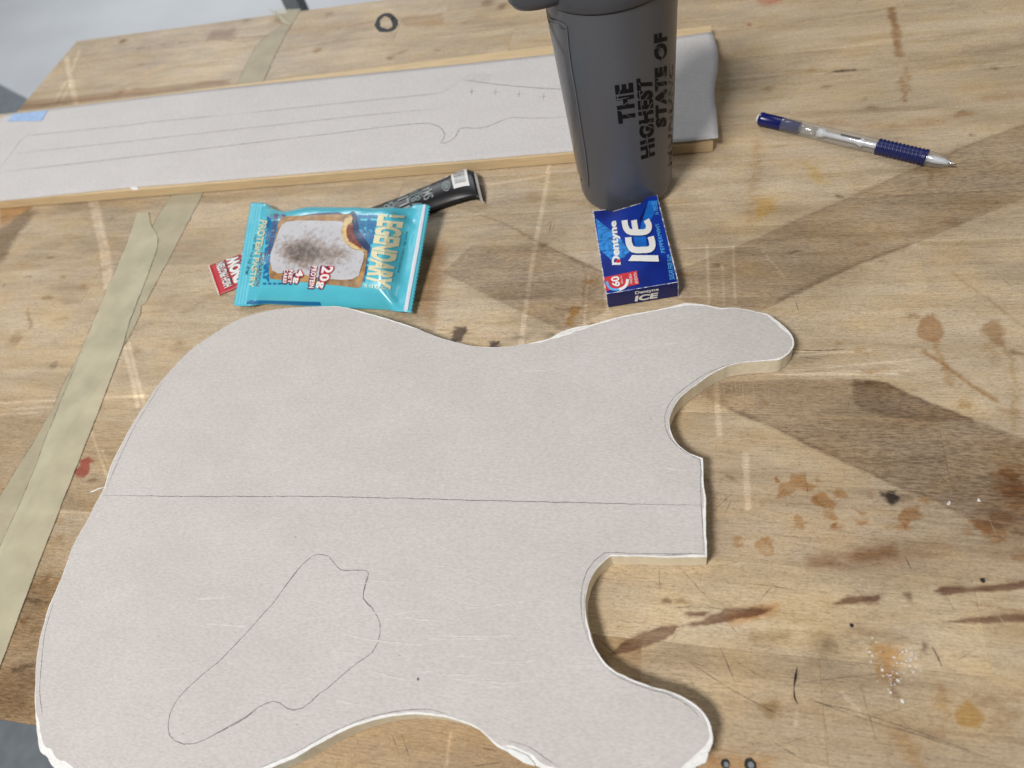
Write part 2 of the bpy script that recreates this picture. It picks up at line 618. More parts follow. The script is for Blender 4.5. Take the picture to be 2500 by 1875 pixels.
stain_or_shade('poly', Q((520, 180), (560, 150), (640, 160), (660, 200), (600, 225), (540, 215)), (1.14, 1.12, 1.10), soft=0.006)
stain_or_shade('line', Q((1400, 260), (1600, 290), (1900, 290)), (0.72, 0.68, 0.64), S(5), soft=0.004, warp=0.4, grime=0.2)
stain_or_shade('poly', [(1640, 665), (1803, 600), (2100, 470), (2373, 350), (2500, 305), (2700, 225), (2700, 400), (2500, 484), (2222, 600), (2088, 649), (1950, 718),
               (1860, 757), (1700, 745), (1620, 720)], (0.82, 0.78, 0.75), soft=0.0014, warp=0.12, grime=0.40)
stain_or_shade('line', [(1900, 735), (1990, 690), (2088, 645), (2222, 596)], (0.62, 0.57, 0.55), S(8), soft=0.005, warp=0.35, grime=0.4, thin=0.4)
stain_or_shade('line', [(1900, 556), (2100, 470), (2373, 350), (2500, 305)], (0.78, 0.74, 0.71), S(6), soft=0.004, warp=0.4, grime=0.2)
stain_or_shade('poly', [(1080, 665), (1150, 600), (1330, 600), (1469, 660), (1480, 760), (1400, 800), (1364, 802), (1252, 752), (1150, 700)], (0.82, 0.78, 0.75), soft=0.0014, warp=0.12, grime=0.40)
stain_or_shade('line', [(1118, 506), (1190, 530), (1252, 556), (1330, 600), (1400, 632), (1470, 664)], (0.62, 0.56, 0.52), S(5), soft=0.003, warp=0.4, grime=0.3, thin=0.5)
stain_or_shade('line', [(1395, 630), (1425, 645), (1432, 690), (1428, 740)], (0.62, 0.57, 0.54), S(5), soft=0.006, warp=0.8, grime=0.3)
stain_or_shade('poly', [(1040, 560), (1090, 600), (1078, 690), (1055, 790), (1020, 760)], (0.80, 0.66, 0.54), soft=0.012, warp=0.8)  # cast shadow of the pouch's right edge, painted into the bench colour
stain_or_shade('poly', [(1075, 690), (1150, 705), (1252, 754), (1364, 802), (1330, 838), (1060, 815)], PALE, soft=0.004, warp=0.2)
stain_or_shade('poly', [(-40, 640), (0, 560), (72, 508), (88, 520), (44, 572), (6, 640)], DGRIME, soft=0.010, warp=1.0, grime=0.4)
stain_or_shade('poly', [(0, 470), (90, 495), (60, 520), (0, 555)], (0.86, 0.66, 0.46), soft=0.008)
stain_or_shade('dot', [(36, 831)], (0.70, 0.66, 0.62), S(22), soft=0.012, grime=0.2)
stain_or_shade('dot', [(134, 892)], (0.62, 0.60, 0.60), S(10), soft=0.005, grime=0.2)
stain_or_shade('line', [(66, 755), (72, 780), (76, 803)], BROWN, S(6), soft=0.004)
stain_or_shade('line', [(140, 780), (166, 776)], (0.80, 0.68, 0.50), S(9), soft=0.005)
stain_or_shade('dot', [(205, 700)], (0.72, 0.55, 0.45), S(14), soft=0.010, thin=1)
for q in ((236, 800), (330, 860), (440, 840), (120, 1010), (60, 1180), (460, 760), (510, 730)):
    stain_or_shade('dot', [q], (0.80, 0.74, 0.68), S(20), soft=0.012, thin=0.8, grime=0.1)
stain_or_shade('line', [(34, 1640), (60, 1628), (88, 1622)], (0.22, 0.18, 0.15), S(8), soft=0.005)
stain_or_shade('poly', [(-30, 1640), (95, 1630), (90, 1760), (-40, 1760)], (0.62, 0.56, 0.50), soft=0.02, grime=0.3)
stain_or_shade('line', [(60, 1462), (95, 1470), (120, 1476)], DBROWN, S(5), soft=0.003)
for q in ((62, 1512, 9), (82, 1540, 8), (110, 1416, 10), (150, 1310, 7)):
    stain_or_shade('dot', [q[:2]], (0.66, 0.52, 0.40), S(q[2]), soft=0.005, thin=0.6)
stain_or_shade('poly', [(190, 1124), (212, 1118), (232, 1123), (219, 1132), (220, 1150), (205, 1164), (186, 1163), (180, 1152), (192, 1140)], RED, soft=0.0022, warp=0.7)
# dark spots
stain_or_shade('dot', [(1120, 815)], (0.22, 0.20, 0.20), S(25), soft=0.0022, warp=1.0)
stain_or_shade('dot', [(1208, 842)], (0.18, 0.17, 0.17), S(16), soft=0.004, warp=1.2)
stain_or_shade('line', [(1225, 838), (1270, 822), (1350, 818)], (0.35, 0.32, 0.30), S(10), soft=0.008, warp=1.0, thin=1.0)
stain_or_shade('line', [(1020, 806), (1092, 805), (1160, 812)], (0.55, 0.50, 0.46), S(3), soft=0.003)
stain_or_shade('line', [(1360, 754), (1430, 752)], DBROWN, S(4), soft=0.003)
stain_or_shade('line', [(2040, 174), (2068, 172), (2088, 171)], (0.05, 0.045, 0.045), S(8), soft=0.003, warp=0.5)
stain_or_shade('line', [(2015, 182), (2050, 173), (2120, 172)], (0.55, 0.50, 0.45), S(4), soft=0.005)
stain_or_shade('dot', [(2180, 1212)], (0.12, 0.11, 0.11), S(15), soft=0.0035, warp=1.0)
stain_or_shade('line', [(2180, 1212), (2225, 1214)], (0.5, 0.46, 0.42), S(10), soft=0.006)
# burnt / walnut coloured smears near the lower cutaway
def T(*pts):
    return [(1250 + x / 1.7688, 937 + y / 1.7688) for x, y in pts]


for pts in (T((425, 1170), (470, 1118), (560, 1078), (640, 1050), (722, 1046), (690, 1085), (640, 1112), (560, 1142), (480, 1168)), T((735, 1042), (850, 1008), (920, 972), (1060, 966), (1112, 978), (1060, 1002), (960, 1018), (870, 1040), (780, 1050)),
            T((725, 984), (855, 984), (835, 1004), (770, 1004)), T((1385, 950), (1450, 923), (1592, 912), (1584, 937), (1500, 948), (1400, 957)),
            T((1822, 897), (1860, 876), (2000, 878), (2100, 868), (2260, 850), (2260, 872), (2160, 892), (2000, 899), (1860, 914)), T((1855, 1028), (1960, 1012), (2100, 1000), (2260, 998), (2260, 1026), (2080, 1033), (1950, 1034))):
    stain_or_shade('poly', pts, (0.38, 0.28, 0.245), soft=0.0011, warp=0.30, thin=0.35)
    stain_or_shade('line', pts[1:5], (0.70, 0.62, 0.58), S(7), soft=0.003, warp=0.6, thin=0.9)
for pts in (T((1140, 500), (1158, 425), (1200, 420), (1204, 388), (1268, 390), (1272, 425), (1318, 440), (1292, 468), (1230, 450), (1200, 478), (1160, 494)), T((1298, 482), (1340, 463), (1402, 520), (1392, 548), (1340, 532), (1308, 512)),
            T((1338, 545), (1380, 550), (1412, 580), (1386, 594), (1350, 572)), T((1660, 582), (1690, 538), (1752, 528), (1764, 555), (1778, 576), (1720, 592), (1697, 628), (1683, 602)), T((1488, 540), (1533, 556), (1508, 568)),
            T((1490, 592), (1532, 590), (1534, 606), (1500, 608)), T((1120, 408), (1145, 404), (1140, 416)), T((1380, 600), (1410, 604), (1400, 624), (1384, 620))):
    stain_or_shade('poly', pts, (0.76, 0.57, 0.38), soft=0.0009, warp=0.28, thin=0.35)
stain_or_shade('line', [(1790, 1510), (1840, 1500), (1890, 1488)], (0.86, 0.64, 0.44), S(18), soft=0.006, thin=0.5)
stain_or_shade('line', [(2393, 1481), (2500, 1493)], (0.60, 0.48, 0.34), S(6), soft=0.004)
stain_or_shade('dot', [(2217, 1456)], (0.35, 0.29, 0.25), S(8), soft=0.005, thin=0.6)
stain_or_shade('line', [(1990, 1371), (2068, 1365), (2170, 1346)], (0.62, 0.49, 0.38), S(30), soft=0.008, warp=0.8, thin=0.5)
stain_or_shade('line', [(2100, 1360), (2300, 1340)], (0.84, 0.76, 0.68), S(26), soft=0.012, thin=0.5)
# rust coloured blots
for q in ((1893, 1169, 7), (2040, 1203, 8),
          (2058, 1209, 7), (2125, 1206, 7), (1990, 1226, 9), (2003, 1171, 8), (2106, 1274, 11), (2203, 1284, 10),
          (2260, 1222, 10), (2355, 1295, 10), (2420, 1298, 22), (2445, 1270, 18), (2400, 1282, 15), (2462, 1180, 28), (2482, 1212, 24), (2470, 1150, 20), (2490, 1352, 18),
          (2040, 1284, 8), (1890, 1170, 6), (1955, 1272, 10), (2175, 1285, 6), (1800, 1325, 12), (1868, 1335, 15), (1880, 1318, 8)):
    stain_or_shade('dot', [q[:2]], RUST if q[0] < 2300 else (0.80, 0.65, 0.49), S(q[2]), soft=0.0014, warp=1.1, thin=0.9)
stain_or_shade('poly', [(2380, 1230), (2520, 1130), (2560, 1330), (2420, 1330)], (0.82, 0.72, 0.62), soft=0.02, grime=0.3)
stain_or_shade('dot', [(2365, 1745)], (0.82, 0.66, 0.38), S(19), soft=0.0025, warp=0.6)
stain_or_shade('dot', [(1884, 1731)], (0.66, 0.58, 0.42), S(13), soft=0.005)
stain_or_shade('poly', [(2130, 1572), (2200, 1575), (2195, 1660), (2180, 1672), (2140, 1660), (2135, 1610)], (0.90, 0.70, 0.46), soft=0.006, warp=1)
stain_or_shade('dot', [(2216, 1620)], (1.16, 1.18, 1.24), S(22), soft=0.010, thin=0.8)
stain_or_shade('dot', [(2011, 1583)], (0.74, 0.70, 0.62), S(26), soft=0.015, thin=0.5)
stain_or_shade('dot', [(2028, 1572)], (0.50, 0.46, 0.42), S(9), soft=0.006, thin=0.5)
stain_or_shade('dot', [(2257, 1583)], (0.42, 0.36, 0.32), S(7), soft=0.004)
stain_or_shade('line', [(2180, 1655), (2185, 1690)], (0.55, 0.44, 0.34), S(7), soft=0.004)
stain_or_shade('line', [(2297, 1680), (2308, 1750)], (0.85, 0.72, 0.54), S(9), soft=0.004)
stain_or_shade('line', [(2195, 1800), (2240, 1870)], (0.90, 0.74, 0.52), S(14), soft=0.010)
for pts, w in (([(2360, 1712), (2400, 1708), (2500, 1700)], 8), ([(2400, 1720), (2440, 1722)], 12), ([(2425, 1772), (2460, 1772)], 9), ([(2450, 1742), (2500, 1740)], 9),
               ([(2260, 1790), (2310, 1788)], 10), ([(1845, 1555), (1930, 1550)], 14), ([(1990, 1545), (2200, 1552)], 16)):
    stain_or_shade('line', pts, (0.72, 0.65, 0.57), S(w), soft=0.006, thin=0.6)
stain_or_shade('poly', [(1730, 1845), (1880, 1850), (1880, 1890), (1710, 1890)], (0.86, 0.66, 0.44), soft=0.010)
# drips like dried flowers
stain_or_shade('poly', [(2248, 783), (2262, 772), (2266, 764), (2272, 772), (2279, 763), (2284, 775), (2300, 790), (2306, 812), (2294, 832), (2266, 836), (2242, 822), (2236, 806)],
      (0.72, 0.57, 0.44), soft=0.0022, warp=0.25)
stain_or_shade('line', [(2281, 832), (2298, 880), (2322, 938)], (0.84, 0.72, 0.56), S(11), soft=0.005, warp=0.6)
stain_or_shade('line', [(2255, 858), (2310, 895), (2370, 940), (2430, 977)], (0.66, 0.52, 0.36), S(9), soft=0.003, warp=0.3)
stain_or_shade('poly', [(2410, 790), (2420, 780), (2440, 782), (2452, 800), (2450, 830), (2456, 845), (2430, 845), (2408, 820), (2392, 810)], (0.68, 0.56, 0.44), soft=0.004, warp=0.4)
stain_or_shade('line', [(2412, 840), (2432, 890)], (0.86, 0.76, 0.62), S(8), soft=0.005)
stain_or_shade('line', [(2452, 850), (2476, 925), (2484, 1000), (2470, 1045)], (0.80, 0.70, 0.54), S(6), soft=0.004)
stain_or_shade('line', [(2324, 665), (2400, 722), (2500, 797)], (0.78, 0.69, 0.55), S(4), soft=0.003, warp=0.4)
for q in ((2325, 935, 9), (2355, 985, 12), (2150, 1010, 8), (1870, 985, 8), (2100, 855, 9), (2045, 838, 7)):
    stain_or_shade('dot', [q[:2]], (0.76, 0.64, 0.48), S(q[2]), soft=0.004, thin=0.8)
# upper right
stain_or_shade('line', [(2176, 22), (2186, 75), (2196, 135)], (0.60, 0.46, 0.33), S(22), soft=0.004, warp=0.6, thin=0.5)
stain_or_shade('line', [(2202, 190), (2207, 246)], (0.68, 0.54, 0.38), S(10), soft=0.004)
stain_or_shade('line', [(2212, 165), (2222, 224)], (0.72, 0.58, 0.42), S(7), soft=0.004)
stain_or_shade('dot', [(1982, 172)], (0.80, 0.66, 0.44), S(12), soft=0.006, thin=0.6)
stain_or_shade('poly', [(1845, 480), (1890, 484), (1900, 505), (1880, 520), (1850, 540), (1845, 510)], YELLOW, soft=0.006)
stain_or_shade('poly', [(1965, 400), (2000, 415), (2020, 450), (1985, 445)], (0.96, 0.86, 0.60), soft=0.008)
stain_or_shade('line', [(2335, 282), (2375, 277)], (0.74, 0.54, 0.36), S(12), soft=0.006)
stain_or_shade('line', [(1848, 345), (1850, 390), (1838, 470), (1830, 540)], (0.80, 0.68, 0.54), S(12), soft=0.010, thin=0.7)
stain_or_shade('line', [(2010, 300), (2160, 310), (2300, 296)], (0.86, 0.72, 0.62), S(16), soft=0.012, thin=0.9)
stain_or_shade('dot', [(2130, 262)], (0.66, 0.62, 0.58), S(12), soft=0.008, thin=0.7)
stain_or_shade('dot', [(1870, 218)], (0.70, 0.66, 0.62), S(10), soft=0.008, thin=0.7)
stain_or_shade('line', [(2400, 240), (2500, 230)], (0.82, 0.66, 0.58), S(16), soft=0.012, thin=0.7)
stain_or_shade('dot', [(1880, -4)], (0.90, 0.52, 0.50), S(40), soft=0.010, thin=0.4)
stain_or_shade('dot', [(1832, 61)], (0.80, 0.42, 0.38), S(9), soft=0.005)
stain_or_shade('line', [(2270, 415), (2275, 455)], (0.72, 0.58, 0.40), S(7), soft=0.004)
stain_or_shade('dot', [(2320, 545)], (0.6, 0.5, 0.42), S(14), soft=0.010, thin=0.8)
for q in ((2430, 168, 6), (2400, 30, 4), (2045, 478, 7), (2366, 330, 5)):
    stain_or_shade('dot', [q[:2]], (0.42, 0.36, 0.32), S(q[2]), soft=0.004)
# beside the gum packet
stain_or_shade('poly', [(1395, 748), (1418, 752), (1416, 770), (1398, 780), (1404, 796), (1380, 798), (1376, 782), (1392, 770)], (0.84, 0.66, 0.34), soft=0.003)
stain_or_shade('line', [(1436, 688), (1455, 687)], (0.80, 0.60, 0.32), S(11), soft=0.005)
stain_or_shade('line', [(1660, 671), (1686, 669)], (0.74, 0.54, 0.28), S(8), soft=0.004)
stain_or_shade('dot', [(1300, 480)], (0.84, 0.70, 0.54), S(16), soft=0.010, thin=0.8)
# far end
S2 = 0.00045
stain_or_shade('dot', [(300, 101)], (0.60, 0.48, 0.36), 12 * S2, soft=0.006)
stain_or_shade('poly', [(514, 75), (575, 70), (570, 92), (506, 97)], (0.70, 0.60, 0.54), soft=0.010)
stain_or_shade('line', [(440, 104), (500, 99), (660, 86)], (0.55, 0.44, 0.34), 4 * S2, soft=0.005)
stain_or_shade('dot', [(289, 224)], (0.66, 0.46, 0.36), 16 * S2, soft=0.012, thin=0.7)
stain_or_shade('poly', [(60, 246), (200, 232), (420, 208), (560, 195), (560, 205), (180, 252), (40, 270)], (0.70, 0.60, 0.52), soft=0.008, warp=0.2)
stain_or_shade('dot', [(774, 123)], (0.68, 0.52, 0.34), 11 * S2, soft=0.006)
stain_or_shade('dot', [(802, 36)], (0.66, 0.56, 0.46), 12 * S2, soft=0.010, thin=0.6)
stain_or_shade('line', [(955, 138), (990, 124)], (0.74, 0.64, 0.50), 10 * S2, soft=0.008)
stain_or_shade('line', [(700, 70), (800, 64), (900, 60)], (0.84, 0.74, 0.64), 30 * S2, soft=0.014, thin=0.6)
stain_or_shade('poly', [(980, 45), (1085, 30), (1080, 60), (985, 66)], (0.84, 0.74, 0.64), soft=0.006)
stain_or_shade('dot', [(1226, 16)], (0.46, 0.36, 0.30), 12 * S2, soft=0.010)
stain_or_shade('dot', [(1190, 6)], (0.60, 0.50, 0.42), 14 * S2, soft=0.012)
stain_or_shade('dot', [(600, 50)], (0.60, 0.52, 0.46), 14 * S2, soft=0.014, thin=0.6)
stain_or_shade('dot', [(672, 55)], (0.60, 0.50, 0.42), 14 * S2, soft=0.012, thin=0.5)
stain_or_shade('line', [(360, 180), (400, 160)], (1.15, 1.08, 0.92), 10 * S2, soft=0.006)
stain_or_shade('line', [(480, 205), (545, 198)], (0.66, 0.52, 0.42), 12 * S2, soft=0.008, thin=0.6)
# rubbed pale lines
for pts, w in (([(222, 492), (238, 548), (250, 600), (262, 700)], 10), ([(236, 492), (252, 560), (264, 610), (272, 680)], 5), ([(303, 845), (322, 920), (336, 992)], 7),
               ([(314, 838), (334, 920), (352, 985)], 6), ([(161, 140), (172, 195), (186, 252)], 7), ([(194, 122), (176, 172)], 3), ([(160, 200), (130, 255)], 3),
               ([(172, 205), (146, 256)], 3), ([(1342, 400), (1326, 500), (1306, 600), (1288, 720), (1271, 842)], 8), ([(1436, 672), (1431, 730), (1426, 792)], 5),
               ([(1726, 600), (1729, 680), (1731, 746)], 5), ([(1748, 934), (1752, 1000), (1756, 1062)], 10), ([(1790, 600), (1795, 740)], 4), ([(1764, 650), (1768, 745)], 3),
               ([(1940, 868), (2020, 862), (2126, 856)], 5), ([(1850, 912), (2000, 914), (2190, 912)], 7), ([(1920, 906), (2080, 892), (2250, 876)], 4), ([(1900, 915), (2120, 905), (2220, 905)], 3),
               ([(-10, 984), (180, 975), (362, 966)], 5), ([(-10, 1003), (110, 994), (190, 988)], 4), ([(-10, 1012), (90, 1008)], 3), ([(-10, 1249), (100, 1250), (232, 1252)], 3),
               ([(222, 1050), (242, 1110), (262, 1166)], 4), ([(250, 1100), (280, 1170)], 3), ([(1862, 612), (1918, 680)], 3), ([(1105, 445), (1200, 450), (1330, 430)], 5),
               ([(900, 505), (1000, 500)], 4), ([(2055, 1690), (2100, 1740)], 6), ([(1946, 1735), (1942, 1770)], 6), ([(1820, 1110), (1826, 1240)], 12),
               ([(1100, 1790), (1090, 1868)], 6)):
    stain_or_shade('line', pts, (1.34, 1.38, 1.46), 1.25 * w * mm_per_px(*pts[0]), soft=0.0014, warp=0.08, thin=0.35)
# random small specks and smudges over the whole top
for i in range(170):
    x_ = rng.uniform(-0.76, 0.32)
    y_ = rng.uniform(0.01, 0.75)
    r_ = rng.uniform(0.0006, 0.0022)
    idx = np.nonzero((abs(allx - x_) < 0.02) & (abs(ally - y_) < 0.01))[0]
    st = rng.uniform(1.0, 3.5)
    d = np.hypot((wx[idx] - x_) / st, wy[idx] - y_) - r_
    k = np.clip(0.5 - d / 0.0016, 0, 1)
    dk = rng.uniform(0.5, 0.9)
    WEAR_SHADE[idx, :3] *= 1 - k[:, None] * (1 - np.array([dk, dk * 0.9, dk * 0.78]))
# dull film: large soft patches and streaks in the grain
film = np.clip((fbm(allx * 7, ally * 12, 31) - 0.46) * 2.6, 0, 1) * np.clip(GRAIN * 1.6 - 0.2, 0, 1)
WEAR_SHADE[:, :3] *= 1 - film[:, None] * np.array([0.24, 0.24, 0.22])
WEAR_SHADE[:, 3] = np.clip(WEAR_SHADE[:, 3] + film * 0.35, 0, 1)

k0 = 0
for (a, b_, y0, y1), (xa, ya) in zip(planks, grids):
    nx, ny = len(xa), len(ya)
    n = nx * ny
    X = allx[k0:k0 + n].reshape(nx, ny)
    Y = ally[k0:k0 + n].reshape(nx, ny)
    Z = np.zeros((nx, ny))
    for sl in (np.s_[0, :], np.s_[-1, :], np.s_[:, 0], np.s_[:, -1]):
        Z[sl] = -0.00025
    V = np.stack([X, Y, Z], -1).reshape(-1, 3)
    low = np.array([(a, y0, -TH), (b_, y0, -TH), (b_, y1, -TH), (a, y1, -TH)])
    V = np.vstack([V, low])
    ii, jj = np.meshgrid(np.arange(nx - 1), np.arange(ny - 1), indexing='ij')
    q = (ii * ny + jj).ravel()
    quads = np.stack([q, q + ny, q + ny + 1, q + 1], 1)
    faces = list(map(tuple, quads))
    L0 = n
    rim_f = [i * ny for i in range(nx)]
    rim_r = [(nx - 1) * ny + j for j in range(ny)]
    rim_b = [i * ny + ny - 1 for i in range(nx)][::-1]
    rim_l = list(range(ny))[::-1]
    faces.append(tuple([L0, L0 + 1] + rim_f[::-1]))
    faces.append(tuple([L0 + 1, L0 + 2] + rim_r[::-1]))
    faces.append(tuple([L0 + 2, L0 + 3] + rim_b[::-1]))
    faces.append(tuple([L0 + 3, L0] + rim_l[::-1]))
    faces.append((L0 + 3, L0 + 2, L0 + 1, L0))
    me = bpy.data.meshes.new("plank")
    me.from_pydata(V.tolist(), [], faces)
    at = me.color_attributes.new("wear_shade", 'FLOAT_COLOR', 'POINT')
    cw = np.vstack([WEAR_SHADE[k0:k0 + n], np.tile([[0.8, 0.75, 0.7, 0.4]], (4, 1))]).astype(np.float32)
    at.data.foreach_set("color", cw.ravel())
    me.update()
    link("plank", me, M['bench'], bench)
    k0 += n
# under-frame
for sx in (BX0 + 0.06, BX1 - 0.14):
    for sy in (BY0 + 0.05, BY1 - 0.13):
        box("leg", (sx, sx + 0.08, sy, sy + 0.08, -0.9, -TH - 0.0005), M['bench_leg'], bench, 0.003)
box("apron", (BX0 + 0.14, BX1 - 0.14, BY0 + 0.06, BY0 + 0.09, -0.16, -TH - 0.0005), M['bench_leg'], bench)
box("apron", (BX0 + 0.14, BX1 - 0.14, BY1 - 0.10, BY1 - 0.07, -0.16, -TH - 0.0005), M['bench_leg'], bench)


# ------------------------------------------------------------------ thin marks drawn as ribbons
def ribbon_data(P, w0, w1=None, jit=0.15, taper=True):
    """flat strip along 3D polyline P (level), half widths in metres"""
    w1 = w0 if w1 is None else w1
    n = len(P)
    V, Fc = [], []
    for i, p in enumerate(P):
        a = P[max(0, i - 1)]
        b = P[min(n - 1, i + 1)]
        d = np.array(b[:2]) - np.array(a[:2])
        d = d / (np.linalg.norm(d) + 1e-9)
        nn = np.array([-d[1], d[0]])
        t = i / max(1, n - 1)
        w = (w0 * (1 - t) + w1 * t) * 0.5 * (1 + rng.uniform(-jit, jit))
        if taper:
            w *= min(1.0, 0.25 + 6 * min(t, 1 - t))
        V.append((p[0] + nn[0] * w, p[1] + nn[1] * w, p[2]))
        V.append((p[0] - nn[0] * w, p[1] - nn[1] * w, p[2]))
    for i in range(n - 1):
        Fc.append((2 * i, 2 * i + 1, 2 * i + 3, 2 * i + 2))
    return V, Fc


class Bag:
    def __init__(self):
        self.V, self.F = [], []

    def add(self, V, F):
        k = len(self.V)
        self.V += [tuple(map(float, v)) for v in V]
        self.F += [tuple(i + k for i in f) for f in F]

    def line(self, pts, w, z, step=0.004, jit=0.2, taper=True, wob=0.0):
        P = catmull(ons(pts, z), step)
        if wob:
            P = [p + np.array([rng.normal(0, wob), rng.normal(0, wob), 0]) for p in P]
        self.add(*ribbon_data(P, w, None, jit, taper))

    def build(self, name, m, parent, stuff=True):
        o = mesh(name, self.V, self.F, m, parent)
        if stuff:
            o['kind'] = 'stuff'
        return o


dark = Bag()
DS = [([(1657, 1383), (1700, 1430), (1742, 1477)], 1.6), ([(1775, 1517), (1805, 1552)], 1.8), ([(1750, 1562), (1772, 1612), (1795, 1668)], 2), ([(1681, 1615), (1780, 1680), (1850, 1718), (1909, 1749)], 2.2),
      ([(1779, 1603), (1862, 1656)], 1.5), ([(2098, 1668), (2120, 1740), (2141, 1814)], 2), ([(2275, 1578), (2290, 1605), (2302, 1633)], 4), ([(2332, 1615), (2382, 1585)], 2.5),
      ([(2208, 1355), (2218, 1375), (2227, 1397)], 2.5), ([(2267, 1495), (2300, 1499)], 2.5), ([(1946, 1668), (2050, 1655), (2166, 1643)], 1.5),
      ([(1966, 1709), (2088, 1737), (2251, 1790), (2454, 1867)], 2.2), ([(1960, 1700), (2100, 1752), (2260, 1800), (2400, 1850)], 1.8), ([(1885, 1810), (1966, 1859)], 1.8),
      ([(2011, 1749), (2023, 1810)], 1.5), ([(1681, 1640), (1698, 1688)], 1.5), ([(2174, 1648), (2186, 1737)], 1.6), ([(1632, 1483), (1700, 1482), (1779, 1487)], 2), ([(1820, 1424), (1880, 1430), (1946, 1442)], 1.6),
      ([(1608, 1383), (1612, 1444)], 1.5), ([(1742, 1270), (1771, 1270)], 3), ([(1715, 1383), (1708, 1428)], 1.5), ([(1901, 1500), (1908, 1482)], 2), ([(1880, 1830), (1990, 1790)], 1.3),
      ([(2100, 1760), (2300, 1700)], 1.0), ([(1700, 1395), (1695, 1420)], 1.5), ([(1812, 1500), (1770, 1470)], 1), ([(1460, 1560), (1520, 1612)], 2), ([(1470, 1600), (1500, 1640)], 2),
      ([(1936, 722), (1944, 740), (1950, 760)], 2.5), ([(1930, 853), (2000, 856), (2060, 853)], 3), ([(1945, 870), (2010, 878)], 2), ([(1915, 1205), (1922, 1232)], 2), ([(1965, 1155), (1972, 1205)], 2),
      ([(2116, 1176), (2160, 1177)], 3), ([(980, 1790), (1000, 1850)], 1.5), ([(955, 1790), (975, 1840)], 1.5), ([(1160, 1822), (1215, 1834)], 2), ([(1150, 1872), (1230, 1860)], 2),
      ([(2250, 1750), (2310, 1746)], 2.5), ([(480, 1005), (300, 1000)], 1), ([(1330, 555), (1345, 540), (1340, 570)], 2), ([(1354, 545), (1348, 568)], 2), ([(1660, 905), (1680, 900)], 2)]
for pts, w in DS:
    dark.line(pts, w * mm_per_px(*pts[0]), 0.00016, jit=0.4)
for i in range(110):
    x_, y_ = rng.uniform(1620, 2480), rng.uniform(1000, 1870)
    if i > 70:
        x_, y_ = rng.uniform(0, 2450), rng.uniform(480, 1000)
    a = rng.normal(0.15, 0.7)
    l_ = rng.uniform(10, 70)
    dark.line([(x_, y_), (x_ + math.cos(a) * l_, y_ + math.sin(a) * l_)], rng.uniform(0.5, 1.3) * 0.00027, 0.00016, jit=0.4)
dark.build("dark_scratches", M['dark_scratch'], bench)
lite = Bag()
for i in range(90):
    x_, y_ = rng.uniform(1640, 2480), rng.uniform(1150, 1870)
    if i > 60:
        x_, y_ = rng.uniform(0, 2450), rng.uniform(480, 1000)
    a = rng.normal(0.2, 0.8)
    l_ = rng.uniform(10, 90)
    lite.line([(x_, y_), (x_ + math.cos(a) * l_, y_ + math.sin(a) * l_)], rng.uniform(0.5, 1.5) * 0.00027, 0.00014, jit=0.4)
for i in range(26):                                # rubbed saw marks under the upper horn
    x_ = rng.uniform(1700, 1880)
    y_ = rng.uniform(925, 950)
    lite.line([(x_, y_), (x_ + 2, y_ + rng.uniform(15, 45))], 0.0004, 0.00014, jit=0.4)
lite.build("light_scratches", M['light_scratch'], bench)

ink = Bag()
ink.line([(1946, 1629), (1942, 1652), (1938, 1680)], 0.0011, 0.0002)
ink.line([(1950, 1640), (1944, 1665)], 0.0006, 0.0002)
ink.line([(1938, 1680), (1940, 1704), (1948, 1720)], 0.0009, 0.0002)
ink.line([(2170, 1836), (2180, 1842)], 0.0005, 0.0002)
ink.build("ink_stroke", M['ink'], bench)
ring = Bag()
rp = [(943 + 21.5 * math.cos(a) + 2.0 * math.sin(2 * a), 55 + 19.5 * math.sin(a)) for a in np.linspace(-0.6, 2 * math.pi - 0.5, 30)]
ring.line(rp, 0.0064, 0.0002, step=0.003, jit=0.22, taper=False)
o = ring.build("ink_letter", M['ink'], bench, False)
o['label'] = "black marker letter O drawn on the bench top"

fl = Bag()
for i in range(120):
    cx_, cy_ = random.choice([(2212, 1600), (2220, 1625), (2225, 1640), (2120, 1590), (2165, 1645), (2180, 1668)])
    c0 = on(rng.normal(cx_, 14), rng.normal(cy_, 16), 0.0003)
    r0 = abs(rng.normal(0, 0.00022)) + 0.00007
    a0 = rng.uniform(0, 6)
    pts = [c0 + np.array([r0 * math.cos(a0 + t) * rng.uniform(.5, 1.8), r0 * math.sin(a0 + t) * rng.uniform(.5, 1.5), 0]) for t in (0, 1.0, 1.9, 3.1, 4.2, 5.2)]
    fl.add(pts, [(0, 1, 2, 3, 4, 5)])
for q in ((2315, 1231), (2318, 1227), (2390, 1222), (2204, 1713)):
    c0 = on(q[0], q[1], 0.0003)
    a0 = rng.uniform(0, 6)
    pts = [c0 + np.array([0.0007 * math.cos(t + a0) * rng.uniform(.4, 1.6), 0.0010 * math.sin(t + a0) * rng.uniform(.4, 1.6), 0]) for t in (0, 1.0, 1.9, 3.1, 4.2, 5.2)]
    fl.add(pts, [(0, 1, 2, 3, 4, 5)])
fl.build("plaster_flakes", M['flake'], bench)


def disc(name, c, r, z, m, parent, n=18, wob=0.1):
    V = [(c[0] + r * (1 + rng.uniform(-wob, wob)) * math.cos(t), c[1] + r * (1 + rng.uniform(-wob, wob)) * math.sin(t), z) for t in np.linspace(0, 2 * math.pi, n, endpoint=False)]
    return mesh(name, V, [tuple(range(n))], m, parent)


for q, r in (((1771, 1865), 0.0021), ((1832, 1867), 0.0027), ((2399, 1417), 0.0012), ((2079, 1527), 0.0010)):
    c0 = on(*q)
    disc("drill_hole", c0, r, 0.00022, M['hole'], bench)
for q, r in (((1773, 1867), 0.0011), ((1833, 1868), 0.0013)):      # screw heads in the two larger holes
    c0 = on(*q)
    disc("screw_head", c0, r, 0.0004, M['steel'], bench)

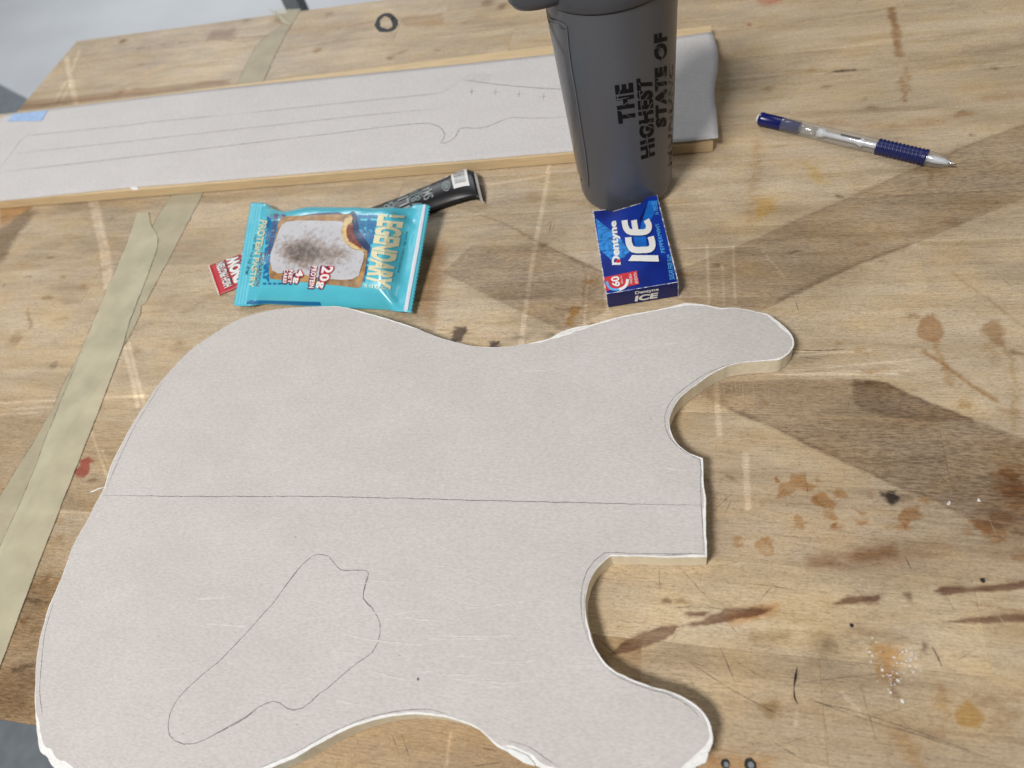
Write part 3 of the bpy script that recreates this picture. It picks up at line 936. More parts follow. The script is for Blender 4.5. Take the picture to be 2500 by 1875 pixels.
# ------------------------------------------------------------------ masking tape on the bench
def flat_strip(name, left, right, z, m, label, th=0.00016, group=None, edge=True, step=0.006):
    """tape laid on a level: two surveyed edges, closed into a thin solid"""
    A = catmull(ons(left, z), step)
    B = catmull(ons(right, z), step)
    A = [p + np.array([rng.normal(0, 0.0002), rng.normal(0, 0.0002), 0]) for p in A]
    B = [p + np.array([rng.normal(0, 0.0002), rng.normal(0, 0.0002), 0]) for p in B]
    ring_ = A + B[::-1]
    n = len(ring_)
    V = [(p[0], p[1], z + th) for p in ring_] + [(p[0], p[1], z) for p in ring_]
    Fc = [tuple(range(n))] + [(i, n + i, n + (i + 1) % n, (i + 1) % n) for i in range(n)]
    root = thing(name, label, "tape")
    if group:
        root['group'] = group
    me = mesh("strip", V, Fc, m, root)
    bm = bmesh.new()
    bm.from_mesh(me.data)
    bmesh.ops.recalc_face_normals(bm, faces=bm.faces)
    bm.to_mesh(me.data)
    bm.free()
    if edge:
        bag = Bag()
        for E_ in (A, B):
            P = [np.array([p[0], p[1], z + th + 0.00006]) for p in E_]
            bag.add(*ribbon_data(P, 0.0006, None, 0.6, False))
        bag.build("grimy_edge", M['tape_edge'], root)
    return root


flat_strip("masking_tape", [(672, 24), (683, 45), (690, 58), (651, 87), (629, 108), (607, 145), (578, 203), (500, 335), (415, 480), (375, 545), (320, 660), (250, 790), (190, 870), (110, 1030), (10, 1195), (-60, 1320)],
           [(736, 22), (720, 48), (698, 83), (687, 105), (676, 128), (664, 152), (644, 197), (570, 330), (495, 474), (430, 600), (397, 662), (356, 738), (345, 748), (343, 766), (307, 838), (225, 960), (140, 1100), (60, 1250), (-40, 1440)],
           0.00016, M['tape2'], "long greenish masking tape strip running under the neck board to the bench's back edge")
flat_strip("masking_tape", [(333, 521), (307, 600), (262, 705), (215, 815), (181, 900), (120, 1050), (65, 1193), (27, 1275), (-5, 1345), (-60, 1460)],
           [(364, 518), (368, 545), (386, 592), (350, 700), (318, 781), (300, 845), (270, 925), (215, 1070), (163, 1200), (134, 1275), (70, 1440), (0, 1629), (-40, 1735)],
           0.00040, M['tape'], "shorter masking tape strip with torn upper end stuck over the longer strip")
# curled scrap where the tape meets the far edge
tc_ = [on(655, 20, 0.006), on(676, 30, 0.004), on(690, 56, 0.0012), on(712, 62, 0.001), on(682, 50, 0.003), on(668, 36, 0.006)]
mesh("curled_corner", tc_, [(0, 1, 5), (1, 4, 5), (1, 2, 4), (1, 3, 2)], M['tape'], bpy.data.objects["masking_tape"])


# ------------------------------------------------------------------ board outline tools
def smooth_loop(sections, z, step):
    out = []
    for s in sections:
        c = catmull(ons(s, z), step)
        out += c[:-1]
    return out


def loop_normals(P):
    n = len(P)
    A = np.array(P)[:, :2]
    d = np.roll(A, -2, 0) - np.roll(A, 2, 0)
    d /= np.linalg.norm(d, axis=1)[:, None] + 1e-9
    return np.stack([-d[:, 1], d[:, 0]], 1)


def slab(name, P, z0, z1, m_side, m_top, parent, lean=0.0):
    n = len(P)
    V = [(p[0], p[1], z1) for p in P] + [(p[0], p[1], z0) for p in P]
    Fc = [tuple(range(n)), tuple(range(2 * n - 1, n - 1, -1))] + [(i, n + i, n + (i + 1) % n, (i + 1) % n) for i in range(n)]
    o = mesh(name, V, Fc, m_side, parent)
    o.data.materials.append(m_top)
    bm = bmesh.new()
    bm.from_mesh(o.data)
    bmesh.ops.recalc_face_normals(bm, faces=bm.faces)
    bm.faces.ensure_lookup_table()
    for f in bm.faces:
        if len(f.verts) > 4 and f.normal.z > 0.5:
            f.material_index = 1
    bm.to_mesh(o.data)
    bm.free()
    return o


# ------------------------------------------------------------------ guitar body pattern
TZ = 0.0132
tmpl = thing("guitar_body_pattern", "large grey papered guitar body cut-out with cream edges and a pencilled cavity outline", "guitar template")
sec1 = [(1716.8, 1118.7), (1717, 1153), (1718, 1190), (1723, 1218), (1724, 1250), (1724, 1302), (1725.3, 1358.7)]
sec2 = [(1725.3, 1358.7), (1660, 1360), (1600, 1360.7), (1541, 1359), (1492.6, 1357.5)]
sec3 = [(1492.6, 1357.5), (1480, 1365), (1461.8, 1383.5), (1447, 1405), (1436.5, 1430.5), (1430, 1459.5), (1429, 1485), (1433, 1513.7), (1440, 1542.6), (1447, 1568), (1461.8, 1597),
        (1480, 1622), (1505, 1640), (1541, 1656.6), (1570, 1667.4), (1600, 1678), (1624, 1684), (1653, 1694), (1677, 1706.5), (1697.6, 1720.8), (1714, 1737), (1726, 1755), (1734, 1773.6),
        (1739, 1798), (1736, 1822.5), (1726, 1843), (1710, 1861), (1697.6, 1875), (1665, 1900), (1610, 1925), (1540, 1938), (1470, 1932), (1400, 1912), (1350, 1890),
        (1310, 1872), (1284.6, 1853.7), (1252, 1836), (1219, 1826), (1198, 1808), (1176, 1788.6), (1158, 1776), (1132.7, 1767), (1100, 1756), (1060, 1748.8), (1017, 1744), (980.8, 1746),
        (944.7, 1752), (901, 1763), (861.5, 1776), (829, 1790), (800, 1805), (759.5, 1828), (716, 1853.7), (680, 1868), (600, 1905), (500, 1938), (380, 1950), (270, 1940), (190, 1912),
        (134, 1875), (116, 1850), (97.6, 1832), (90.4, 1781), (86.8, 1727), (86.8, 1673), (88.6, 1622), (90.4, 1600.5), (97.6, 1557), (108.5, 1517), (121, 1477.5), (141, 1430.5),
        (159, 1387), (173.6, 1343.7), (195, 1300), (209.8, 1275), (231, 1232), (253, 1193), (269.4, 1138.9), (296.6, 1084.6), (325.5, 1030.4), (361.7, 976), (379.7, 947), (405, 918), (434, 885.7),
        (470, 851), (506, 826), (542.5, 802.5), (578.7, 782.6), (633, 764.5), (687, 753.7), (741, 749), (800, 748), (825, 748), (854, 753.7), (901, 766), (955.5, 781), (1002.5, 797),
        (1049.5, 815), (1089, 829.7), (1125.5, 838.7), (1161.7, 845), (1198, 847.7), (1234, 846.7), (1270, 842), (1306, 835), (1342.5, 826), (1357, 817), (1378.7, 811.6), (1415, 800.7),
        (1451, 791.7), (1487, 780.8), (1523, 771.8), (1559.5, 764.6), (1600, 757), (1624, 751), (1653, 744.4), (1673, 740.4), (1701.7, 742.4), (1730, 746.5), (1762.7, 752.6), (1791, 751.5),
        (1815.6, 754.6), (1844, 760.7), (1872.6, 765.8), (1889, 775), (1909, 791), (1925.5, 807.5), (1935.7, 823.8), (1937.7, 840), (1933.6, 852), (1921.4, 866.5), (1901, 878.7),
        (1876.7, 880.7), (1844, 882), (1815.6, 884.8), (1787, 891), (1762.7, 901), (1734, 917), (1705.8, 935.6), (1681, 954), (1661, 970), (1646.8, 988.5), (1636.6, 1011), (1632.5, 1031),
        (1636.6, 1051.6), (1644.8, 1072), (1661, 1090), (1685, 1106.5), (1716.8, 1118.7)]
loop = smooth_loop([sec1, sec2, sec3], TZ, 0.0012)
LN = loop_normals(loop)
# pencil-cut irregularity along the edge
s_ = np.arange(len(loop)) * 0.0012
wig = (vn(s_ * 60, s_ * 0, 41) - 0.5) * 0.0006 + (vn(s_ * 330, s_ * 0, 42) - 0.5) * 0.0003
outl = [np.array([p[0] + LN[i, 0] * wig[i], p[1] + LN[i, 1] * wig[i], TZ]) for i, p in enumerate(loop)]
slab("board_core", outl, 0.0006, TZ, M['core'], M['torn'], tmpl)
# paper face: inset by how much the edge is frayed there (survey points: place, inset in mm)
fray = [((1720, 1150), 1.2), ((1722, 1240), 1.5), ((1722, 1350), 1.2), ((1600, 1360), 0.5), ((1500, 1358), 0.5), ((1440, 1420), 0.35), ((1430, 1480), 0.35), ((1440, 1540), 1.2), ((1470, 1610), 1.2), ((1541, 1656), 0.9),
        ((1624, 1684), 0.9), ((1677, 1706), 1.0), ((1700, 1722), 1.2), ((1726, 1755), 1.6), ((1738, 1795), 2.2), ((1736, 1822), 2.4), ((1722, 1850), 3.4), ((1697, 1872), 3.6), ((1310, 1872), 2.0), ((1284, 1850), 3.0), ((1250, 1832), 3.2), ((1219, 1826), 1.2), ((1176, 1788), 0.6),
        ((1132, 1767), 0.6), ((1060, 1749), 0.9), ((980, 1746), 1.1), ((900, 1763), 1.0), ((829, 1790), 1.4), ((759, 1828), 1.7), ((700, 1862), 2.0), ((500, 1930), 3), ((134, 1875), 4.6), ((104, 1835), 4.2), ((92, 1790), 1.9),
        ((87, 1727), 0.7), ((87, 1650), 0.5), ((97, 1557), 0.6), ((140, 1430), 0.8), ((195, 1300), 0.6), ((253, 1193), 0.8), ((296, 1084), 0.7), ((361, 976), 0.6), ((434, 885), 0.25), ((578, 782), 0.2), ((741, 749), 0.2),
        ((825, 748), 0.6), ((900, 766), 1.2), ((960, 782), 1.5), ((1049, 815), 0.5), ((1125, 838), 0.35), ((1270, 842), 0.3), ((1342, 826), 1.0), ((1360, 815), 4.2), ((1415, 800), 2.4), ((1451, 791), 1.2), ((1523, 771), 1.5),
        ((1600, 757), 1.0), ((1673, 740), 2.0), ((1762, 752), 1.4), ((1844, 760), 0.9), ((1909, 791), 2.4), ((1935, 823), 1.6), ((1925, 860), 0.8), ((1844, 882), 0.35), ((1762, 901), 0.6), ((1681, 954), 0.4), ((1636, 1011), 0.4), ((1640, 1060), 0.9),
        ((1685, 1106), 1.2)]
FP = np.array([on(f[0][0], f[0][1], TZ)[:2] for f in fray])
FV = np.array([f[1] for f in fray]) * 0.001
LA = np.array(loop)[:, :2]
dd = np.hypot(LA[:, None, 0] - FP[None, :, 0], LA[:, None, 1] - FP[None, :, 1]) + 0.002
wgt = dd ** -3.0
ins = (wgt * FV).sum(1) / wgt.sum(1)
ins = ins * (0.78 + 0.45 * vn(s_ * 90, s_ * 0, 51)) + 0.0005 * (vn(s_ * 330, s_ * 0, 52) - 0.35) * np.clip(ins / 0.0012, 0.2, 1.6)
ins = np.maximum(ins, 0.00012)
face_ = [np.array([p[0] + LN[i, 0] * (wig[i] - ins[i]), p[1] + LN[i, 1] * (wig[i] - ins[i]), TZ]) for i, p in enumerate(loop)]
# test the side the normals point to: the face must be the smaller loop
def area2(P):
    A = np.array(P)
    return abs(np.sum(A[:, 0] * np.roll(A[:, 1], -1) - A[:, 1] * np.roll(A[:, 0], -1))) / 2
if area2(face_) > area2(loop):
    face_ = [np.array([p[0] + LN[i, 0] * (wig[i] + ins[i]), p[1] + LN[i, 1] * (wig[i] + ins[i]), TZ]) for i, p in enumerate(loop)]
slab("paper_face", face_, TZ + 0.00005, TZ + 0.00045, M['torn'], M['paper'], tmpl)
PZ = TZ + 0.00045

pen = Bag()
PW = 0.00034
pen.line([(250, 1209), (500, 1212), (760, 1212), (1000, 1217), (1150, 1221), (1280, 1224), (1500, 1229), (1712, 1233)], PW * 1.15, PZ + 0.00008, wob=0.00012)
cav = [(800, 1357.5), (777.6, 1352.8), (763, 1357.5), (738, 1378), (719.7, 1401.6), (694, 1434), (669, 1470), (643.8, 1497), (611, 1535), (571, 1577), (533.5, 1615.7), (506, 1636.7),
       (473.8, 1665.6), (445, 1692.7), (425, 1720), (414, 1745), (410, 1774), (414, 1796), (427, 1808.5), (448.5, 1816.8), (473.8, 1815.7), (499, 1806.6), (531.6, 1788.6), (564, 1770.5),
       (600, 1750.6), (629, 1727), (651, 1717), (667, 1712), (683.5, 1716), (698, 1728), (716, 1733.6), (737.8, 1729), (759.5, 1712.6), (781, 1692.7), (800, 1680), (832.5, 1651),
       (872, 1618.6), (908.5, 1593), (923, 1568), (928.4, 1542.6), (926.6, 1517), (908.5, 1484.8), (886.8, 1461), (892, 1430.5), (900, 1399.8), (894, 1392.5), (862, 1392), (832.5, 1391.5), (814.5, 1372.6), (803, 1359)]
pen.line(cav, PW, PZ + 0.00008, step=0.003, taper=False)
for pts in ([(738, 1378), (719, 1400), (694, 1436)], [(898, 1400), (890, 1432), (887, 1461), (911, 1484)], [(531, 1790), (564, 1773), (600, 1752), (628, 1730)], [(759, 1712), (782, 1690)], [(926, 1515), (930, 1530)]):
    pen.line(pts, PW * 0.8, PZ + 0.00012, step=0.003)
for pts in ([(1616, 1356), (1693, 1351), (1719, 1352)], [(1690, 1352), (1600, 1351.7), (1541, 1351), (1476, 1349.5), (1451, 1369), (1433, 1394), (1422, 1430), (1418, 1470), (1420, 1506), (1427, 1535), (1436, 1562)],
            [(1480, 1628), (1501, 1647.5), (1541, 1667), (1600, 1687), (1624, 1692), (1661, 1710), (1689, 1730), (1706, 1750)],
            [(1819, 884), (1783, 889), (1754.6, 899), (1722, 913), (1693.6, 931.6), (1665, 952), (1644.8, 970), (1630.5, 992), (1623, 1015), (1624, 1043), (1634, 1068), (1653, 1089), (1677, 1106), (1708, 1122), (1710, 1180), (1712, 1234), (1716, 1300), (1718, 1352)],
            [(395, 934), (365, 983), (333, 1034), (308, 1084), (281, 1142), (262, 1190)], [(131, 1470), (110, 1542), (101, 1622), (97, 1691), (104, 1745)],
            [(835, 1778), (890, 1754), (959, 1738), (1024, 1731.4), (1067, 1736), (1118, 1758)], [(640, 1872), (720, 1838), (800, 1793), (850, 1770)],
            [(1366, 1873), (1330, 1850), (1290, 1822), (1240, 1808)]):
    pen.line(pts, PW * 0.85, PZ + 0.00008, step=0.004)
pen.build("pencil_line", M['pencil'], tmpl, False)['label'] = "pencilled centre line, cavity outline and edge guide"
# pen dots and specks
for q, r in (((1021, 1658), 0.0007), ((976, 1600), 0.0004), ((722, 1311), 0.0004)):
    disc("pen_dot", on(q[0], q[1], PZ), r, PZ + 0.0001, M['pencil'], tmpl, 10, 0.3)


# creases in the paper: low raised folds
def crease(bag, pts, z, w, h):
    P = catmull(ons(pts, z), 0.003)
    n = len(P)
    V, Fc = [], []
    for i, p in enumerate(P):
        a, b = P[max(0, i - 1)], P[min(n - 1, i + 1)]
        d = (b - a)[:2]
        d = d / (np.linalg.norm(d) + 1e-9)
        nn = np.array([-d[1], d[0]])
        t = i / (n - 1)
        k = math.sin(math.pi * t) ** 0.6 * (0.75 + 0.5 * rng.random())
        for u, hh in ((-1, -0.00002), (-0.35, 0.75), (0.1, 1.0), (0.5, 0.6), (1, -0.00002)):
            V.append((p[0] + nn[0] * u * w, p[1] + nn[1] * u * w, z + (hh * h * k if hh > 0 else hh)))
    for i in range(n - 1):
        for j in range(4):
            Fc.append((5 * i + j, 5 * i + j + 1, 5 * (i + 1) + j + 1, 5 * (i + 1) + j))
    bag.add(V, Fc)


cr = Bag()
cl = [[(90, 750), (230, 780), (350, 800), (640, 830)], [(940, 1080), (1060, 1072), (1200, 1082), (1400, 1070)], [(780, 1022), (900, 1030), (1040, 1028)], [(830, 1055), (960, 1062), (1000, 1052)],
      [(1080, 1108), (1220, 1112), (1300, 1105)], [(520, 640), (640, 655), (720, 660)], [(930, 578), (1060, 570), (1200, 548), (1330, 535)], [(800, 765), (1000, 768), (1240, 765)],
      [(700, 790), (900, 785), (1090, 788)], [(320, 1010), (440, 1045), (580, 1068)], [(300, 395), (440, 398), (520, 408)], [(170, 405), (280, 412)], [(60, 1205), (180, 1225), (270, 1242)],
      [(20, 865), (100, 875), (200, 890)], [(1100, 950), (1250, 940), (1400, 935)], [(1640, 975), (1740, 965), (1850, 960)], [(1400, 1035), (1520, 1015)], [(600, 1010), (700, 1005), (760, 990)],
      [(470, 620), (560, 600), (680, 592)], [(200, 620), (320, 610), (420, 622)], [(1180, 330), (1280, 338)], [(1450, 530), (1560, 535)], [(880, 905), (1010, 900)]]
for c0 in cl:
    pts = [(800 + x / 2.765, 1275 + y / 2.765) for x, y in c0]
    crease(cr, pts, PZ, 0.00055, 0.00030)
for c0 in ([(1330, 850), (1500, 835), (1660, 800), (1780, 760), (1880, 740), (1990, 695), (2100, 685), (2212, 670)], [(1150, 900), (1300, 850), (1450, 822)]):
    pts = [(800 + x / 2.765, 600 + y / 2.765) for x, y in c0]
    crease(cr, pts, PZ, 0.0005, 0.00028)
for c0 in ([(0, 600), (120, 580), (260, 560)], [(60, 1330), (150, 1350)],):
    pts = [(1600 + x / 2.458, 600 + y / 2.458) for x, y in c0]
    crease(cr, pts, PZ, 0.0007, 0.00020)
crease(cr, [(505, 1523), (560, 1526), (600, 1530)], PZ, 0.0007, 0.0002)
crease(cr, [(480, 1462), (560, 1458)], PZ, 0.0007, 0.0002)
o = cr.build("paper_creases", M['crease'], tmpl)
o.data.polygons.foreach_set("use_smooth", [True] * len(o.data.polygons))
# loose paper whisker at the left edge and torn flaps on the rim
wk = Bag()
wk.line([(254, 1190), (240, 1193), (226, 1200), (218, 1202)], 0.0009, TZ + 0.0002)
wk.line([(1352, 820), (1370, 812), (1400, 803), (1440, 794)], 0.0016, TZ + 0.0006, jit=0.6)
wk.line([(1700, 1868), (1715, 1852), (1728, 1838)], 0.0025, TZ + 0.0006, jit=0.6)
wk.line([(1228, 1826), (1250, 1836), (1284, 1854), (1305, 1868)], 0.0024, TZ + 0.0006, jit=0.6)
wk.build("torn_fibres", M['torn'], tmpl)

# ------------------------------------------------------------------ neck board
NZ = 0.0095
neck = thing("neck_board", "long flat pine board covered in paper with a pencilled guitar neck outline", "board")
corner = [on(-22, 300, NZ), on(6, 278, NZ), on(1736, 62, NZ), on(1741, 347, NZ)]
# square off the left end parallel to the right one
wv = corner[3] - corner[2]
left_top = on(4, 276, NZ)
left_bot = left_top + wv * 1.0
# near long edge passes through two surveyed points
ea, eb = on(0, 492, NZ), on(1741, 347, NZ)
ed = (eb - ea) / np.linalg.norm(eb - ea)
nr = np.array([-ed[1], ed[0], 0])
left_bot = ea - ed * 0.12
left_end = ea - ed * 0.0
lt = on(2, 279, NZ)
tlen = np.dot(lt - ea, ed)
lb = ea + ed * tlen
loopn = [lb, eb, on(1736, 62, NZ), lt]
slab("plank_core", [np.array(p) for p in loopn], 0.0009, NZ, M['pine'], M['pine'], neck)
# paper sheet: near edge flush, far edge short of the wood, right end hanging over and curling
far = [(8, 279.5), (60, 272.8), (150, 262), (300, 243.8), (500, 220), (800, 189), (1100, 159), (1350, 132), (1500, 114.5), (1653, 94), (1738, 85)]
A_ = catmull(ons(far, NZ + 0.0006), 0.006)
near = [lb + ed * 0.004 - nr * 0.0] + [on(0, 490.5, NZ + 0.0006), on(300, 460, NZ + 0.0006), on(500, 444, NZ + 0.0006), on(800, 418.5, NZ + 0.0006), on(1100, 394.5, NZ + 0.0006), on(1390, 370, NZ + 0.0006), on(1640, 350, NZ + 0.0006), on(1746, 341, NZ + 0.0006)]
B_ = catmull(near, 0.006)
nu = 160


def resample(P, n):
    A = np.array(P)
    d = np.r_[0, np.cumsum(np.linalg.norm(np.diff(A, axis=0), axis=1))]
    t = np.linspace(0, d[-1], n)
    return np.stack([np.interp(t, d, A[:, k]) for k in range(3)], 1)


A_, B_ = resample(A_, nu), resample(B_, nu)
nvv = 26
V, Fc = [], []
endx = [(1738, 85), (1747, 110), (1753, 140), (1752, 175), (1746, 205), (1744, 240), (1749, 280), (1752, 320), (1753, 344)]
EP = resample(catmull(ons(endx, NZ + 0.0006), 0.004), nvv)
for i in range(nu):
    for j in range(nvv):
        t = j / (nvv - 1)
        p = A_[i] * (1 - t) + B_[i] * t
        s = i / (nu - 1)
        # pull the last stretch to the torn right edge and let it lift
        k = max(0.0, (s - 0.88) / 0.12)
        e = EP[j] - (A_[-1] * (1 - t) + B_[-1] * t)
        p = p + e * k * k
        lift = 0.0028 * k * k * (0.35 + 0.65 * abs(2 * t - 1)) + 0.00006 * math.sin(i * 0.7) * math.sin(j * 0.5)
        V.append((p[0], p[1], NZ + 0.0006 + max(0, lift)))
for i in range(nu - 1):
    for j in range(nvv - 1):
        Fc.append((i * nvv + j, i * nvv + j + 1, (i + 1) * nvv + j + 1, (i + 1) * nvv + j))
o = mesh("paper_sheet", V, Fc, M['paper2'], neck, True)
sol = o.modifiers.new("thickness", 'SOLIDIFY')
sol.thickness = 0.0004
sol.offset = -1
NP = NZ + 0.0006
pn = Bag()
pw = 0.00052
pn.line([(-6, 419), (25, 377.6), (50, 343), (58, 336), (66.6, 331), (116, 326), (300, 307), (398, 295), (578.6, 278.5)], pw, NP + 0.00022)
pn2 = Bag()
pn2.line([(578.6, 278.5), (800, 255), (944.7, 240.5), (1060, 228.6), (1089, 220.6), (1111, 204), (1129, 195)], pw, NP + 0.00022)
pn2.line([(1129, 195), (1161.7, 199), (1234, 208), (1306, 214), (1368, 217.7), (1420, 221)], pw * 1.2, NP + 0.00022)
pn2.line([(27, 376), (135, 364), (300, 346.7), (800, 291), (981, 273), (1085.7, 264)], pw, NP + 0.00022)
pn2.line([(-6, 420), (164, 401.7), (300, 386), (800, 327), (944.7, 309), (1031.5, 301), (1060, 304), (1078.5, 314.6), (1085.7, 329), (1082, 340), (1075, 349), (1089, 349), (1111, 334.5), (1125.5, 313),
          (1161.7, 313), (1190.6, 308.5), (1219.5, 296.6), (1248.5, 286.8), (1288, 288), (1335, 288), (1378.7, 285), (1420, 283)], pw * 1.15, NP + 0.00022)
for cx_, cy_ in ((970, 615), (1130, 620), (1290, 632), (1455, 650)):
    x_, y_ = 800 + cx_ / 2.765, cy_ / 2.765
    pn2.line([(x_ - 10, y_ + 2), (x_ + 12, y_)], pw, NP + 0.00024)
    pn2.line([(x_ + 2, y_ - 9), (x_, y_ + 10)], pw, NP + 0.00026)
pn.build("pencil_line", M['pencil'], neck, False)
pn2.build("pencil_line", M['pencil_soft'], neck, False)
sm = Bag()
sm.add(catmull(ons([(1130, 196), (1150, 180), (1185, 178), (1205, 186), (1190, 196), (1160, 200)], NP + 0.0003), 0.004, True), [])
n_ = len(sm.V)
sm.F = [tuple(range(n_))]
sm.build("graphite_smudge", M['smudge'], neck)
bt = [on(32, 279, NP + 0.0003), on(116, 270, NP + 0.0003), on(102, 294.6, NP + 0.0003), on(18, 296.5, NP + 0.0003)]
bv = [tuple(p) for p in bt] + [(p[0], p[1], p[2] + 0.00015) for p in bt]
o = mesh("blue_tape", bv, [(0, 1, 2, 3), (7, 6, 5, 4), (0, 4, 5, 1), (1, 5, 6, 2), (2, 6, 7, 3), (3, 7, 4, 0)], M['blue_tape'])
tag(o, "small pale blue tape scrap stuck on the corner of the neck board paper", "tape")
fk = Bag()
fk.add([on(316, 458, NP + 0.0005), on(328, 466, NP - 0.001), on(338, 462, NP - 0.0005), on(334, 456, NP + 0.0006)], [(0, 1, 2, 3)])
fk.build("torn_fibres", M['torn'], neck)


# ------------------------------------------------------------------ lettering and print helpers
def text_data(s, offset=0.02, cut=(10, 4), spacing=1.0, grow=0.0):
    """outline lettering as a filled mesh in a 0..1 box, cut finely so that it can follow a curved surface"""
    cu = bpy.data.curves.new("lettering", 'FONT')
    cu.body = s
    cu.size = 1.0
    cu.offset = offset
    cu.resolution_u = 4
    cu.space_character = spacing
    ob = bpy.data.objects.new("lettering", cu)
    COL.objects.link(ob)
    bpy.context.view_layer.update()
    me = bpy.data.meshes.new_from_object(ob.evaluated_get(bpy.context.evaluated_depsgraph_get()))
    bpy.data.objects.remove(ob)
    bpy.data.curves.remove(cu)
    bm = bmesh.new()
    bm.from_mesh(me)
    bpy.data.meshes.remove(me)
    A = np.array([v.co[:] for v in bm.verts])
    lo, hi = A.min(0), A.max(0)
    lo = lo + grow
    hi = hi - grow
    for v in bm.verts:
        v.co.x = (v.co.x - lo[0]) / (hi[0] - lo[0])
        v.co.y = (v.co.y - lo[1]) / (hi[1] - lo[1])
        v.co.z = 0
    cut_grid(bm, cut)
    V = [tuple(v.co) for v in bm.verts]
    bm.verts.index_update()
    Fc = [tuple(v.index for v in f.verts) for f in bm.faces]
    bm.free()
    return V, Fc


def cut_grid(bm, cut, lo=(0, 0), hi=(1, 1)):
    for ax in (0, 1):
        for k in range(1, cut[ax]):
            c = lo[ax] + (hi[ax] - lo[ax]) * k / cut[ax]
            co = [0, 0, 0]
            no = [0, 0, 0]
            co[ax] = c
            no[ax] = 1
            bmesh.ops.bisect_plane(bm, geom=bm.verts[:] + bm.edges[:] + bm.faces[:], plane_co=co, plane_no=no, dist=1e-6)


def poly_data(pts, cut=(6, 6)):
    bm = bmesh.new()
    vs_ = [bm.verts.new((p[0], p[1], 0)) for p in pts]
    bm.faces.new(vs_)
    bm.normal_update()
    bmesh.ops.triangulate(bm, faces=bm.faces[:])
    A = np.array(pts, float)
    cut_grid(bm, cut, A.min(0), A.max(0))
    V = [tuple(v.co) for v in bm.verts]
    bm.verts.index_update()
    Fc = [tuple(v.index for v in f.verts) for f in bm.faces]
    bm.free()
    return V, Fc


def bil(q, x, y):
    q = [np.array(p, float) for p in q]
    return q[0] * (1 - x) * (1 - y) + q[1] * x * (1 - y) + q[2] * x * y + q[3] * (1 - x) * y


def printed(name, data, place, m, parent, label=None):
    V, Fc = data
    o = mesh(name, [place(v[0], v[1]) for v in V], Fc, m, parent)
    if label:
        o['label'] = label
    # face the print outwards
    return o


def quad_text(name, s, quad, hit, m, parent, offset=0.02, cut=(10, 4), spacing=1.0, label=None):
    return printed(name, text_data(s, offset, cut, spacing), lambda x, y: hit(*bil(quad, x, y)), m, parent, label)


def px_poly(name, pts, hit, m, parent, cut=(6, 6), label=None):
    return printed(name, poly_data(pts, cut), lambda x, y: hit(x, y), m, parent, label)


# ------------------------------------------------------------------ shaker bottle
CUPX, CUPY, CR, CK = -0.04796, 0.42333, 0.03413, 0.0357
SEAM = 0.158
M['cup'] = mat("frosted_grey_plastic", (0.082, 0.088, 0.106, 1), 0.34, 0.06, 500, 0.00003, 1500, 0.7)
M['cup_gloss'] = mat("smoked_window", (0.085, 0.09, 0.105, 1), 0.25, 0.08, 60, 0, 1, 0.6)
M['cup_rim'] = mat("window_rim", (0.115, 0.12, 0.135, 1), 0.3, 0.05)
M['lid'] = mat("lid_plastic", (0.062, 0.066, 0.078, 1), 0.40, 0.06, 300, 0.00003, 900, 0.5)
M['cup_ink'] = mat("black_print", (0.005, 0.005, 0.006, 1), 0.6, 0.2, 500, spec=0.2)
M['cup_scratch'] = mat("scraped_print", (0.11, 0.115, 0.13, 1), 0.5, 0.1)
M['cup_worn'] = see_through("worn_black_print", (0.006, 0.006, 0.007, 1), 0.75, 0.6, 260, 0.42, 0.62)
cup = thing("shaker_bottle", "dark grey plastic shaker bottle with black scratched lettering standing behind the gum packet", "shaker bottle")


def lathe(name, prof, c, m, parent, n=96, smooth=True, cap0=True, cap1=False):
    V, Fc = [], []
    for r, z in prof:
        for k in range(n):
            a = 2 * math.pi * k / n
            V.append((c[0] + r * math.cos(a), c[1] + r * math.sin(a), z))
    for i in range(len(prof) - 1):
        for k in range(n):
            Fc.append((i * n + k, i * n + (k + 1) % n, (i + 1) * n + (k + 1) % n, (i + 1) * n + k))
    if cap0:
        Fc.append(tuple(range(n - 1, -1, -1)))
    if cap1:
        Fc.append(tuple((len(prof) - 1) * n + k for k in range(n)))
    return mesh(name, V, Fc, m, parent, smooth)


prof = [(CR - 0.010, 0.0012), (CR - 0.0075, 0.0008)]
for t in np.linspace(0, math.pi / 2, 8):
    prof.append((CR - 0.0075 + 0.0078 * math.sin(t), 0.0088 - 0.0080 * math.cos(t)))
prof += [(CR + CK * z, z) for z in np.linspace(0.012, SEAM, 16)]
lathe("cup_body", prof, (CUPX, CUPY), M['cup'], cup)
rs = CR + CK * SEAM
lathe("lid", [(rs - 0.003, SEAM + 0.0006), (rs + 0.0008, SEAM + 0.0008), (rs + 0.0014, SEAM + 0.002), (rs + 0.0020, SEAM + 0.016), (rs + 0.0012, SEAM + 0.018), (rs - 0.004, SEAM + 0.0186), (rs - 0.008, SEAM + 0.022),
              (rs - 0.02, SEAM + 0.027), (0.0005, SEAM + 0.028)], (CUPX, CUPY), M['lid'], cup, cap0=True, cap1=True)
lathe("seam_groove", [(rs - 0.0025, SEAM - 0.0002), (rs - 0.0012, SEAM + 0.0001), (rs - 0.0012, SEAM + 0.0007)], (CUPX, CUPY), M['hole'], cup, cap0=False)
